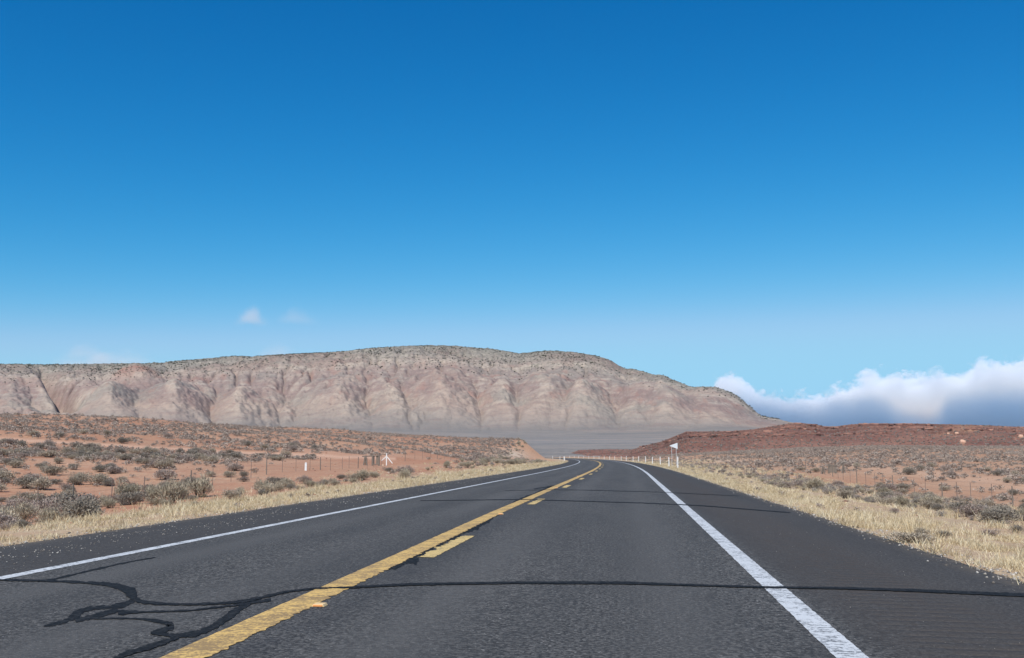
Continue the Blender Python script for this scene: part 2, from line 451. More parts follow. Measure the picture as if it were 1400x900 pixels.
for pts in ([(-200, 262, 6), (0, 268, 9), (200, 275, 10), (330, 283, 12), (430, 292, 18), (490, 308, 34), (528, 330, 48), (532, 352, 42), (560, 368, 20), (640, 378, 12), (760, 382, 10), (900, 378, 12), (980, 370, 14), (1060, 352, 14), (1140, 333, 10), (1250, 321, 8), (1400, 317, 8), (1480, 312, 8)],
            [(150, 276, 6), (230, 264, 8), (350, 235, 8), (500, 201, 6), (620, 180, 4)],
            [(545, 352, 16), (500, 378, 26), (440, 388, 22), (375, 390, 18), (320, 402, 26), (300, 424, 34), (255, 448, 20), (175, 465, 9)],
            [(470, 398, 26), (410, 418, 24), (350, 432, 22), (300, 445, 16)],
            [(360, 437, 5), (460, 436, 7), (560, 439, 9), (640, 452, 18), (690, 468, 34), (655, 490, 26), (610, 497, 14)],
            [(600, 499, 12), (700, 514, 20), (780, 506, 28), (850, 478, 30), (910, 435, 34), (955, 400, 26), (1000, 380, 14)],
            [(470, 412, 26), (560, 411, 9), (750, 408, 7), (930, 388, 9), (1080, 366, 16)],
            [(440, 620, 22), (500, 586, 24), (560, 570, 26), (640, 545, 24), (710, 518, 22)]):
    k_ += 1; ribbon("tar_seal", [(x, y, t*.82) for x, y, t in cr(pts)], .0026+.0004*k_+(.0032 if k_ == 1 else 0), .22, k_)
ribbon("tar_seal", [(470, 809, 2.2), (560, 803.5, 3.2), (700, 799.5, 3), (850, 797.8, 3.6), (960, 800, 2.4), (1050, 801.5, 2.4), (1150, 801.5, 2.7), (1250, 803.5, 3.5), (1400, 808, 4.6), (1480, 810, 4.6)], .0075, .10, 11)
ribbon("tar_seal", [(575, 684.6, .6), (700, 684.6, .9), (880, 687.8, .9), (960, 690.5, 1.1), (1080, 698.5, 1.0)], .006, .12, 12)
ribbon("tar_seal", [(690, 671.3, .4), (800, 671, .5), (900, 672.5, .5), (1010, 676.5, .5)], .006, .12, 13)
ribbon("tar_seal", [(528, 783, 3), (548, 774, 14), (572, 758.5, 17), (598, 744, 16), (624, 733, 12), (646, 723, 11), (664, 713, 10), (680, 704, 6)], .0022, .30, 14)
ribbon("tar_seal", [(680, 704, 5), (701, 691, 5.5), (719, 682, 4.5), (738, 674, 3.5), (754, 666, 2)], .0022, .28, 15)
ribbon("tar_seal", [(730, 669.5, 1.5), (765, 664.5, 1.6), (786, 656, 1.4)], .0022, .25, 16)

# raised pavement markers along the centre line
rm = plain("amber_reflector_plastic", (.75, .30, .10), .35, .5, .15)
rb_m = plain("marker_body_plastic", (.72, .50, .24), .6, .4, .15)
mk = ["nearest", "second nearest", "third nearest", "fourth nearest"]
for i, (u, v) in enumerate([(437, 834), (685, 705.5), (761, 668.5), (790, 652)]):
    X, Y = map(float, ground_px(u, v))
    o = empty("pavement_marker", (X, Y, float(z_road(X-c_road(Y)))+.002))
    b = MB(); b.prism([(-.05, 0), (.05, 0), (.038, .018), (-.038, .018)], -.05, .05); b.build("marker_body", rb_m, o, bevel=.003)
    b = MB(); b.box((0, -.052, .0095), (.07, .006, .012)); b.build("reflector", rm, o)
    tag(o, "%s amber raised marker beside the yellow centre line" % mk[i], "road marker", "raised markers along the centre line")

# loose chips on the left shoulder
def tets(n, X, Y, Z, S):
    d = rng.normal(size=(n, 6, 3)); base_ = np.array([[1, 0, 0], [-1, 0, 0], [0, 1, 0], [0, -1, 0], [0, 0, 1], [0, 0, -1.0]])
    v = (base_[None]+.25*d)*S[:, None, None]*np.array([1, 1, .6]); v += np.stack([X, Y, Z], -1)[:, None]
    f = np.array([(0, 2, 4), (2, 1, 4), (1, 3, 4), (3, 0, 4), (2, 0, 5), (1, 2, 5), (3, 1, 5), (0, 3, 5)])
    return v.reshape(-1, 3), (f[None]+np.arange(n)[:, None, None]*6).reshape(-1, 3)
n = 5200
Yc = 8+58*rng.random(n)**1.6; lc = np.where(rng.random(n) < .72, rng.normal(-7.35, .33, n), rng.uniform(LE+.1, -6.2, n))
dn = gnoise(lc*1.5, Yc*.7, 61)+.5*gnoise(lc*5, Yc*2.5, 62)
keep = rng.random(n) < np.clip(.42+1.1*dn, .04, 1); lc, Yc = lc[keep], Yc[keep]; n = len(Yc)
S = np.clip(rng.lognormal(-5.0, .42, n), .003, .02)
n2 = 9000; Y2 = 5+110*rng.random(n2)**1.7; l2 = np.where(rng.random(n2) < .06, rng.uniform(1.6, RE-.05, n2), np.where(rng.random(n2) < .5, RE, LE)+rng.normal(0, .16, n2))
lc = np.concatenate([lc, l2]); Yc = np.concatenate([Yc, Y2]); S = np.concatenate([S, np.where(np.minimum(np.abs(l2-RE), np.abs(l2-LE)) < .5, np.clip(rng.lognormal(-4.5, .5, n2), .004, .04), rng.uniform(.002, .005, n2))])
v, f = tets(len(lc), lc+c_road(Yc), Yc, np.where((lc > LE) & (lc < RE), z_road(lc)+.004, zg(lc+c_road(Yc), Yc)), S)
gm = NT("chip_stone", .9); gm.color(gm.ramp(gm.n.new('ShaderNodeNewGeometry').outputs['Random Per Island'], [(0, (.10, .085, .07)), (.5, (.30, .26, .215)), (1, (.48, .44, .39))]))
tag(link("gravel", mesh_np("gravel", v, f, [gm.m])), "pale stone chips scattered over the asphalt shoulders", "gravel", kind="stuff")

# ------------------------------------------------------------------ mesa of red rock
mesa_top = Profile([(700, 630), (764, 628), (776, 621), (792, 615.4), (830, 614.2), (864, 614.6), (885, 608.5), (905, 603.5), (925, 595.5), (938, 590), (960, 590), (1000, 589.5), (1030, 587), (1060, 582), (1080, 578.8), (1096, 578.2), (1112, 580.5), (1130, 584),
                    (1146, 583.6), (1165, 580.7), (1182, 578.8), (1230, 579.2), (1290, 580), (1340, 581.2), (1385, 583.3), (1420, 585), (1520, 588), (1900, 592)])
mesa_base = Profile([(700, 628), (764, 628), (870, 627.5), (930, 620.5), (1000, 618), (1100, 613.5), (1200, 611), (1400, 612), (1900, 613)])
mesa_r = by_u([(700, 640), (790, 630), (860, 560), (900, 470), (940, 420), (1000, 425), (1100, 440), (1400, 450), (1900, 450)])
mu = np.concatenate([np.linspace(700, 1440, 880), np.linspace(1444, 2100, 90)])
maz, _ = px_az(mu, np.full(len(mu), 595.0))
mt = np.concatenate([np.linspace(-.25, 1.0, 150), np.linspace(1.03, 1.6, 22), np.linspace(1.8, 5, 12)])
A, T = np.meshgrid(maz, mt)
gul = np.abs(fbm(A*26, T*.5, 3, 71))+.5*np.abs(fbm(A*80, T*1.2, 3, 73))
RB = mesa_r(A)+26*gnoise(A*9, A*0, 75)+10*fbm(A*30, A*0+2, 3, 76)
span = 120+35*gnoise(A*7, A*0+4, 77)
RM = RB+T*span
q = np.clip(T, 0, 1)+(.16*(gul-.28))*np.sin(pi*np.clip(T, 0, 1))
q = np.clip(q, 0, 1)
lv = q*5.2+.5*fbm(A*14, T*.7, 3, 79)+.12*fbm(A*90, T*4, 2, 80)
fr = lv-np.floor(lv)
step_ = (np.floor(lv)+ss(fr, .62, .86)*.82+.18*fr)
stepq = (step_-(lv-q*5.2))/5.2
amt = ss(q, .18, .45)*(1-ss(q, .93, 1))*ss(fbm(A*11, T*1.5, 3, 82), -.35, .25)*.8
q2 = np.clip(q*(1-amt)+stepq*amt, 0, 1.0)
zb = EYE+mesa_base(A)*RB
zt = EYE+mesa_top(A)*(RB+span)
MZ = zb+(zt-zb)*q2**.92+.35*fbm(A*160, T*9, 4, 84)*ss(T, .05, .3)*(1-.6*ss(T, .9, 1.0))
MZ = np.where(T < 0, zb+T*16-.3, MZ)
MZ = np.where(T > 1, MZ-(T-1)*3.2, MZ)
m = NT("red_mesa_rock", .95, .12)
P = m.coord(); n1 = m.noise(P, .02, 4, .6); n2 = m.noise(P, .12, 5, .7); n3 = m.noise(m.scale(P, (1, 1, 3)), .5, 4, .7)
c = m.mix(m.mr(n1, .35, .65), (.24, .105, .072), (.37, .185, .125))
c = m.mix(m.mr(n2, .4, .7, 0, .7), c, (.29, .16, .115))
c = m.mix(m.mr(n2, .58, .75, 0, .55), c, (.36, .235, .17))
c = m.mix(m.mr(n3, .54, .70, 0, .85), c, (.18, .088, .064))
c = m.mix(m.math('MULTIPLY', m.attr('ledge'), .6), c, (.13, .065, .05))
c = m.mix(m.math('MULTIPLY', m.attr('sand'), m.mr(n2, .3, .6, .3, 1)), c, (.50, .27, .17))
m.color(c); m.bump(m.math('ADD', n2, m.math('MULTIPLY', n3, 1.5)), 1.0, 1.8)
MU = np.broadcast_to(mu, A.shape)
MX, MY = RM*np.sin(A), RM*np.cos(A)
_, mv = to_px(MX, MY, MZ)
sand = np.exp(-((MU-1322)/22)**2-((mv-587)/5)**2)+np.exp(-((MU-1315)/4)**2-((mv-606)/4)**2)+.8*np.exp(-((MU-1395)/9)**2-((mv-598)/3)**2)+.6*np.exp(-((MU-1292)/14)**2-((mv-594)/2.5)**2)
ledge = ss(fr, .60, .68)*(1-ss(fr, .84, .9))*amt*ss(T, .3, .5)
mesa = link("mesa", mesh_np("mesa", np.stack([MX, MY, MZ], -1).reshape(-1, 3), grid_faces(len(mt), len(mu))[:, ::-1], [m.m], True, attrs=dict(ledge=ledge, sand=np.clip(sand, 0, 1))))
mesa["kind"] = "structure"

def on_mesa(i, j): return MX[i, j], MY[i, j], MZ[i, j]
def slabs(n, x, y, z, rz, sx, sy, sz, seed):
    r = np.random.default_rng(seed)
    c8 = np.array([(-1, -1, -1), (1, -1, -1), (1, 1, -1), (-1, 1, -1), (-1, -1, 1), (1, -1, 1), (1, 1, 1), (-1, 1, 1)], float)
    v = (c8[None]+.22*r.normal(size=(n, 8, 3)))*np.stack([sx, sy, sz], -1)[:, None]
    c, s = np.cos(rz)[:, None], np.sin(rz)[:, None]
    v = np.stack([v[..., 0]*c-v[..., 1]*s+x[:, None], v[..., 0]*s+v[..., 1]*c+y[:, None], v[..., 2]+z[:, None]], -1)
    f = np.array([(3, 2, 1, 0), (4, 5, 6, 7), (0, 1, 5, 4), (1, 2, 6, 5), (2, 3, 7, 6), (3, 0, 4, 7)])
    return v.reshape(-1, 3), (f[None]+np.arange(n)[:, None, None]*8).reshape(-1, 4)
rr_ = np.random.default_rng(91)
cand = 26000
ii = rr_.integers(20, 151, cand); jj = rr_.integers(0, 900, cand)
lvl = q2[ii, jj]+.05*fbm(A[ii, jj]*8, A[ii, jj]*0, 2, 95)
near_l = np.minimum.reduce([np.abs(lvl-.50)/.9, np.abs(lvl-.72), np.abs(lvl-.80)/.8, np.abs(lvl-.95)/.8])
pk = (near_l < .022)*ss(fbm(A[ii, jj]*16, lvl*3, 3, 96), -.12, .3)*.6+.015
kp = (rr_.random(cand) < pk) & (MU[ii, jj] > 880); ii, jj = ii[kp], jj[kp]; ns = len(ii)
x, y, z = on_mesa(ii, jj)
bl = near_l[kp] < .022
v, f = slabs(ns, x, y, z-.05, -A[ii, jj]+rr_.normal(size=ns)*.25, np.where(bl, rr_.uniform(.4, 2.6, ns), rr_.uniform(.2, .6, ns)), rr_.uniform(.4, .9, ns), np.where(bl, rr_.uniform(.15, .5, ns), rr_.uniform(.15, .35, ns)), 92)
ls = NT("ledge_rock", .95, .1); ls.color(ls.ramp(ls.n.new('ShaderNodeNewGeometry').outputs['Random Per Island'], [(0, (.11, .056, .044)), (.6, (.22, .108, .078)), (1, (.34, .18, .13))]))
tag(link("ledge_rocks", mesh_np("ledge_rocks", v, f, [ls.m])), "broken dark ledges of rock along the upper slopes of the red mesa", "rock ledges", kind="stuff")
cand = 30000
ii = rr_.integers(20, 172, cand); jj = rr_.integers(60, 920, cand)
kp = rr_.random(cand) < np.where(ii > 140, .22, .16)*(1-ss(MU[ii, jj]*0+T[ii, jj], .15, .5)*.5); ii, jj = ii[kp], jj[kp]
x, y, z = on_mesa(ii, jj); S = rr_.uniform(.25, .6, len(ii))
v, f = tets(len(ii), x, y, z+S*.3, S)
ls = NT("mesa_scrub_leaf", .95, .1); ls.color(ls.ramp(ls.n.new('ShaderNodeNewGeometry').outputs['Random Per Island'], [(0, (.10, .085, .07)), (1, (.24, .20, .165))]))
tag(link("mesa_scrub", mesh_np("mesa_scrub", v, f, [ls.m])), "tiny grey scrub speckling the red mesa slopes", "scrub", kind="stuff")
bm_ = plain("pale_sandstone", (.56, .34, .235), .95, .1, .15, .8)
for u, v_, sz, lab in [(1315, 606, 1.15, "pale round sandstone boulder low on the red mesa slope"), (1395, 598.5, 1.05, "pale sandstone boulder on the mesa at the picture's right edge"), (1296, 594, .65, "left one of two small pale boulders high on the mesa"), (1308, 593.6, .75, "right one of two small pale boulders high on the mesa")]:
    k = int(np.argmin(np.where(T < 1, np.hypot(MU-u, (mv-v_)*2), 1e9))); x, y, z = MX.ravel()[k], MY.ravel()[k], MZ.ravel()[k]
    import bmesh
    b_ = bmesh.new(); bmesh.ops.create_icosphere(b_, subdivisions=3, radius=sz)
    for p_ in b_.verts:
        q_ = np.array(p_.co); s_ = 1+.22*float(gnoise(q_[0]*1.1+u, q_[1]*1.1+q_[2]*.9, 97))+.08*float(gnoise(q_[0]*3+u, q_[2]*3, 98))
        p_.co = (q_[0]*s_*1.15, q_[1]*s_, q_[2]*s_*.95)
    me = bpy.data.meshes.new("boulder"); b_.to_mesh(me); b_.free(); me.materials.append(bm_)
    tag(link("boulder", me, None, (float(x), float(y), float(z)+sz*.35)), lab, "boulder", "pale boulders on the red mesa")

# ------------------------------------------------------------------ mountain and valley
crest = Profile([(-700, 505), (-300, 502), (-100, 499), (0, 497.5), (60, 498.5), (130, 497.5), (200, 497), (225, 495.5), (250, 493), (290, 489.5), (330, 486.5), (345, 488), (400, 484.8), (440, 483), (470, 481), (500, 477.5), (530, 474.5), (570, 472.5), (600, 472.3), (625, 473.2),
                 (680, 478), (700, 481.5), (712, 483.5), (730, 480.8), (760, 479.6), (780, 481), (803, 484.5), (820, 488), (836, 493), (846, 500), (858, 505), (866, 504.5), (880, 508), (895, 513), (903, 512), (925, 521), (942, 528.5), (955, 529.3), (978, 529.2), (996, 536),
                 (1008, 542), (1020, 552), (1032, 562), (1040, 569), (1052, 571.5), (1064, 573.5), (1076, 577), (1100, 581), (1130, 583.5), (1200, 583), (1400, 585), (2200, 590)])
foot = Profile([(-700, 590), (0, 592), (400, 594), (700, 597), (900, 594), (1000, 588), (1060, 583.5), (1100, 585), (1400, 590), (2200, 594)])
uu = np.concatenate([np.linspace(-700, -70, 90), np.linspace(-66, 1150, 830), np.linspace(1156, 2200, 90)])
ua, _ = px_az(uu, np.full(len(uu), 540.0))
tv = np.linspace(-1, 0, 46)[:-1]; tm = np.linspace(0, 1, 250); tb = np.array([1.01, 1.03, 1.08, 1.2, 1.5])
T1 = np.concatenate([tv, tm, tb])
A, T = np.meshgrid(ua, T1)
UU = np.broadcast_to(uu, A.shape)
R_F = 3600.0
R_C = by_u([(-700, 7200), (300, 6900), (600, 6900), (850, 6500), (960, 6100), (1040, 5600), (1150, 6000), (2200, 8000)])(A)
R = np.where(T < 0, 500+(R_F-500)*(1+T)**1.6, R_F+(R_C-R_F)*np.clip(T, 0, None))
zf = EYE+foot(A)*R_F
zc = EYE+crest(A)*R_C
H = np.maximum(zc-zf, 30)
tt = np.clip(T, 0, 1)
Pp = np.interp(tt, [0, .15, .28, .40, .52, .64, .74, .79, .82, .86, .93, 1], [0, .045, .115, .235, .395, .575, .71, .785, .835, .87, .94, 1])
# the slopes are cut by running water: drainage gathers downhill and lowers the channels, hard beds resist
NR = len(tm); r0_ = len(tv); NJ = len(uu)
te_ = np.repeat(tm[:, None], NJ, 1); Ae = A[r0_:r0_+NR]; Ue = UU[r0_:r0_+NR]; He = H[r0_:r0_+NR]; ze0 = zf[r0_:r0_+NR]
lh = np.clip(He/620, .25, 1.2)
def P0(t): return np.interp(t, [0, .2, .36, .46, .55, .65, .74, .82, .91, 1], [0, .075, .165, .265, .40, .57, .715, .83, .935, 1])
spur = np.zeros_like(Ae)
for u0, hw, hh, ten in [(20, 55, .42, .62), (118, 40, .3, .55), (158, 60, .80, .42), (236, 70, .85, .43), (322, 56, .60, .42), (462, 60, .55, .44), (540, 48, .4, .42), (600, 75, .6, .46), (690, 55, .5, .48), (742, 66, .75, .52), (800, 55, .55, .46), (868, 45, .4, .44), (905, 85, .8, .52), (965, 60, .6, .6)]:
    d = np.abs(Ue-u0+26*fbm(Ae*9, te_*3, 3, 111+int(u0)))/hw
    spur = np.maximum(spur, np.clip(1-d, 0, 1)*ss(te_, .12, ten)*(1-ss(te_, ten, ten+.25))*hh)
E = ze0+He*P0(te_)+spur*He*.34
bw = ss(te_, .05, .35)*(1-ss(te_, .85, 1))
E = E+bw*lh*(75*fbm(Ae*4.5+.4*gnoise(Ae*3, te_*2, 98), te_*1.2, 2, 99)+38*fbm(Ae*11+.5*gnoise(Ae*6, te_*2, 100), te_*1.8, 4, 101)+16*fbm(Ae*60, te_*14, 3, 102))
rvu = np.interp(te_, [.40, .55, .70, .85, 1], [104, 92, 78, 60, 44])
E = E-170*np.exp(-np.abs((Ue-rvu)/13)**1.5)*ss(te_, .34, .5)*(1-ss(te_, .74, .97))+45*np.exp(-((Ue-rvu+24)/12)**2)*ss(te_, .4, .55)*(1-ss(te_, .7, .85))
E = E+70*np.exp(-(np.abs((Ue-183)/30))**3)*ss(te_, .64, .69)*(1-ss(te_, .76, .95))
hard = .35+.65*ss(np.abs(((E-ze0)/He+.05*fbm(Ae*5, te_*2, 2, 104))-.80), .02, .06)
hard = hard*(.6+.8*ss(fbm(Ae*18, te_*4, 3, 106), -.4, .4))
dx = float(np.median(R_C)-R_F)/NR
dw = 5400*(ua[1:]-ua[:-1]).mean()
jj0 = np.arange(NJ); Ecr = E[-1].copy(); Ef = E[0].copy(); rg = np.random.default_rng(77)
for it in range(110):
    Ac = np.ones_like(E); S_ = np.zeros_like(E); low_ = np.zeros_like(E)
    for i in range(NR-1, 0, -1):
        b_ = E[i-1]; best = (E[i]-b_)/dx; sel = jj0.copy()
        for dj in (-1, 1):
            nb = np.clip(jj0+dj, 0, NJ-1); sl = (E[i]-b_[nb])/hypot(dx, dw*1.0)*1.02
            m_ = sl > best; best = np.where(m_, sl, best); sel = np.where(m_, nb, sel)
        S_[i] = np.maximum(best, 0); low_[i] = b_[sel]
        Ac[i-1] += np.bincount(sel, Ac[i], NJ)
    cutd = .088*hard*np.clip(Ac-32, 0, 1100)**.5*S_*lh*(ss(te_, .02, .25))
    cutd = np.minimum(cutd, np.maximum(E-low_, 0)*.45)
    E = E-cutd
    Lp = np.zeros_like(E); Lp[1:-1, 1:-1] = .25*(E[2:, 1:-1]+E[:-2, 1:-1]+E[1:-1, 2:]+E[1:-1, :-2])-E[1:-1, 1:-1]
    E = E+.22*Lp*np.clip(1.4-te_, .3, 1)
    E[-1] = Ecr; E[0] = Ef
drain = np.log(Ac)/np.log(900.0)
Z = zf.copy(); Z[r0_:r0_+NR] = E
dr_full = np.zeros_like(A); dr_full[r0_:r0_+NR] = drain
# relief relative to a blurred surface tells ridge from hollow
def blur(a_, n_):
    for _ in range(n_):
        b_ = a_.copy(); b_[1:-1] = (a_[:-2]+a_[1:-1]*2+a_[2:])/4; a_ = b_.copy(); a_[:, 1:-1] = (b_[:, :-2]+b_[:, 1:-1]*2+b_[:, 2:])/4
    return a_
rel = np.zeros_like(A); rel[r0_:r0_+NR] = np.clip((E-blur(E, 60))/9, -1, 1)
spc = np.clip(rel, 0, 1)*ss(tt, .12, .3)*(1-ss(tt, .55, .75))
loc_h = np.clip(H/620, .25, 1.2)
bench = .5+.5*np.tanh(6*fbm(A*22, tt*2, 3, 121))
Z = Z+loc_h*(ss(tt, .775, .785)-ss(tt, .785, .84))*16*bench*ss(-rel, -1.2, .2)
rug = (15*fbm(A*190, tt*46, 4, 123)+13*fbm(A*70, tt*16, 3, 125))*ss(tt, .1, .4)*(1-.6*ss(tt, .9, 1))
Z = Z+rug*loc_h
bump_ = ss(tt, .18, .5)*(1-ss(tt, .80, 1.0))
Z = np.where(T < 0, (EYE+-.006*500)+(zf-(EYE+-.006*500))*(1+T)**1.75+1.2*fbm(A*60, T*20, 3, 131)*ss(-T, .05, .3), Z)
# keep the skyline: nothing in front may stand above it
Z = np.minimum(Z, EYE+(crest(A)+.0004)*R)
Z = np.where(T >= 1, zc-(T-1)*900+6*gnoise(A*140, A*0, 133)*(T < 1.02), Z)
hf = np.clip((Z-zf)/H, 0, 1.0)
m = NT("mountain_rock", .95, .1)
P = m.coord(); h = m.attr('hfrac'); vv_ = m.attr('vall')
n1 = m.noise(P, .0016, 5, .6); n2 = m.noise(P, .010, 5, .65); n3 = m.noise(m.scale(P, (1, 1, .12)), .03, 4, .7)
n4 = m.noise(m.scale(P, (.12, .12, 1)), .045, 4, .65)
hd = m.math('ADD', h, m.math('MULTIPLY_ADD', n1, .34, -.17))
hd = m.math('ADD', hd, m.math('MULTIPLY_ADD', n2, .12, -.06))
c = m.ramp(hd, [(0, (0.195, 0.177, 0.158)), (.08, (0.217, 0.188, 0.166)), (.16, (0.287, 0.233, 0.196)), (.28, (0.343, 0.259, 0.209)), (.40, (0.261, 0.186, 0.163)), (.55, (0.243, 0.175, 0.157)), (.66, (0.285, 0.215, 0.187)), (.73, (0.383, 0.311, 0.256)), (.79, (0.287, 0.233, 0.196)), (.85, (0.260, 0.226, 0.190)), (.95, (0.208, 0.191, 0.160)), (1, (0.184, 0.171, 0.145))])
c = m.mix(m.math('MULTIPLY', m.attr('spurc'), m.mr(n2, .3, .6, .3, .9)), c, (0.476, 0.380, 0.298))
c = m.mix(m.mr(n4, .50, .64, 0, .42), c, (0.213, 0.151, 0.133))
c = m.mix(m.math('MULTIPLY', m.mr(n4, .48, .36, 0, .55), m.mr(h, .25, .5)), c, (0.404, 0.340, 0.284))
c = m.mix(m.math('MULTIPLY', m.mr(n1, .50, .64), m.mr(h, .1, .3, 0, .45)), c, (0.253, 0.158, 0.135))
c = m.mix(m.math('MULTIPLY', m.mr(n1, .50, .38), m.mr(h, .1, .3, 0, .5)), c, (0.228, 0.211, 0.184))
c = m.mix(m.math('MULTIPLY', m.attr('gully'), .35), c, (0.188, 0.163, 0.144))
c = m.mix(m.math('MULTIPLY', m.mr(n3, .5, .64, 0, .38), m.mr(h, .12, .3)), c, (.215, .165, .145))
c = m.mix(m.math('MULTIPLY', m.mr(n3, .46, .34, 0, .3), m.mr(h, .12, .3)), c, (.42, .36, .29))
sp_ = m.math('MULTIPLY', m.mr(m.noise(P, .055, 2, .6), .54, .64), m.mr(h, .55, .85, .15, .7))
c = m.mix(sp_, c, (0.116, 0.112, 0.088))
vs_ = m.noise(m.scale(P, (.5, 1, 1)), .006, 6, .72)
vc = m.mix(m.mr(vs_, .32, .68), (.175, .16, .147), (.25, .212, .185))
vc = m.mix(m.mr(m.noise(m.scale(P, (.4, 1, 1)), .003, 5), .54, .68, 0, .6), vc, (.36, .26, .205))
c = m.mix(vv_, c, vc)
red = m.math('MULTIPLY', m.attr('redc'), m.mr(n2, .3, .55, .4, 1))
c = m.mix(red, c, (.30, .16, .125))
m.color(m.mix(1.0, c, (1.0, 1.0, .975), 'MULTIPLY')); m.bump(m.math('ADD', n2, m.math('MULTIPLY', n3, .8)), .7, 14.0)
X, Y = R*np.sin(A), R*np.cos(A)
mv = to_px(X, Y, Z)[1]
redc = np.exp(-(np.abs((UU-183)/28))**3)*ss(tt, .66, .70)*(1-ss(tt, .75, .80))*.8+.8*np.exp(-((mv-577)/3)**2)*ss(UU, 100, 140)*(1-ss(UU, 230, 280))
redc = redc+.35*ss(fbm(A*60, tt*14, 3, 151), .15, .4)*ss(tt, .25, .4)*(1-ss(tt, .7, .8))
vall = np.where(T < 0, 1.0, 1-ss(tt, .04, .2))
gully = ss(dr_full, .35, .8)*ss(tt, .1, .25)*(1-ss(tt, .85, 1))
mo = link("mountain", mesh_np("mountain", np.stack([X, Y, Z], -1).reshape(-1, 3), grid_faces(len(T1), len(uu))[:, ::-1], [m.m], True, attrs=dict(hfrac=hf, vall=vall, spurc=np.clip(spc, 0, 1), redc=np.clip(redc, 0, 1), gully=gully)))
mo["kind"] = "structure"
# junipers dotting the high slopes
ti = np.nonzero((T1 > .45) & (T1 < 1.02))[0]
cand = 60000
ii = rng.choice(ti, cand); jj = rng.integers(90, 860, cand)
hh = hf[ii, jj]; pr = ss(hh, .52, .92)*(.25+.75*ss(fbm(A[ii, jj]*30, tt[ii, jj]*9, 3, 161), -.25, .35))
pr = pr*np.where(uu[jj] > 820, .25, 1); 
kp = rng.random(cand) < pr*.42
ii, jj = ii[kp], jj[kp]; nj = len(ii)
SJ = rng.uniform(2.4, 5.6, nj)
jx = X[ii, jj]+rng.uniform(-6, 6, nj); jy = Y[ii, jj]+rng.uniform(-6, 6, nj)
v, f = tets(nj, jx, jy, Z[ii, jj]+SJ*.25, SJ)
tag(link("juniper_scrub", mesh_np("juniper_scrub", v, f, [plain("juniper_green", (.058, .062, .044), .9, .1, .3, .05)])), "dark junipers dotting the high slopes and rim of the mountain", "scrub", kind="stuff")
# ------------------------------------------------------------------ roadside furniture
white_m = plain("white_post_plastic", (.64, .64, .62), .5, .4, .06)
wood_m = NT("weathered_wood", .9, .15)
_n = wood_m.noise(wood_m.scale(wood_m.coord(), (30, 30, 2)), 2, 4, .7); wood_m.color(wood_m.mix(_n, (.11, .088, .07), (.26, .215, .175))); wood_m = wood_m.m
steel_m = plain("rusty_steel", (.17, .125, .10), .7, .4, .3)
alu_m = plain("bare_aluminium", (.56, .59, .61), .5, .5, .05)
galv_m = plain("galvanised_steel", (.42, .42, .43), .5, .5, .15)
white_wood = plain("white_painted_pipe", (.78, .76, .72), .6, .3, .1)

def road_pt(u, latv):              # the point at lateral distance latv from the road axis seen in picture column u
    Y = np.geomspace(20, 700, 20000)
    X = latv+c_road(Y)
    pu, _ = to_px(X, Y, np.full_like(Y, .5))
    k = int(np.argmin(np.abs(pu-u)+(Y > 690)*999))
    return float(X[k]), float(Y[k]), float(zg(X[k], Y[k]))

ordn = ["first", "second", "third", "fourth", "fifth", "sixth", "seventh", "eighth", "ninth", "tenth", "eleventh", "twelfth", "thirteenth", "fourteenth", "fifteenth", "sixteenth", "seventeenth", "eighteenth", "nineteenth", "twentieth"]
def delineator_mesh():
    b = MB(); w_ = .046
    pts = [(-w_, -.25), (w_, -.25), (w_, 1.02), (w_*.7, 1.075), (0, 1.09), (-w_*.7, 1.075), (-w_, 1.02)]
    b.prism(pts, -.012, .012)
    b.box((0, .018, .5), (.035, .02, 1.05))
    return b.mesh("delineator_post", white_m)
dm = delineator_mesh()
rcols = [926.5, 914.5, 902.7, 892, 882.6, 873, 865.4, 856.2, 849.3, 840.4, 833.5, 826, 819, 812, 805, 798, 791, 785, 779]
lastY = 0
for i, u in enumerate(rcols):
    X, Y, Z = road_pt(u, RE+1.05)
    if Y < lastY+3: Y = lastY+9; X = RE+1.05+float(c_road(Y)); Z = float(zg(X, Y))
    lastY = Y
    o = link("delineator_post", dm, None, (X, Y, Z), random.uniform(-.1, .1)); o.scale = (1.0, 1, random.uniform(.95, 1.03)*(1.0 if i else 1.12))
    o.rotation_euler[1] = random.uniform(-.02, .02)
    tag(o, "white delineator post, %s from the pennant sign in the row along the right verge" % ("nearest" if i == 0 else ordn[i]), "delineator", "delineator posts along the right verge")
for i, (u, s_) in enumerate([(755.6, 1.0), (765.5, .9), (771, .9), (775.3, .92)]):
    X, Y, Z = road_pt(u, LE-1.3)
    if u > 770: X, Y, Z = road_pt(u, LE-.75)
    o = link("delineator_post", dm, None, (X, Y, Z), random.uniform(-.1, .1)); o.scale = (1.2, 1, s_)
    tag(o, "white delineator post on the pale left verge before the bend, %s from the left" % ordn[i], "delineator", "delineator posts on the left verge")

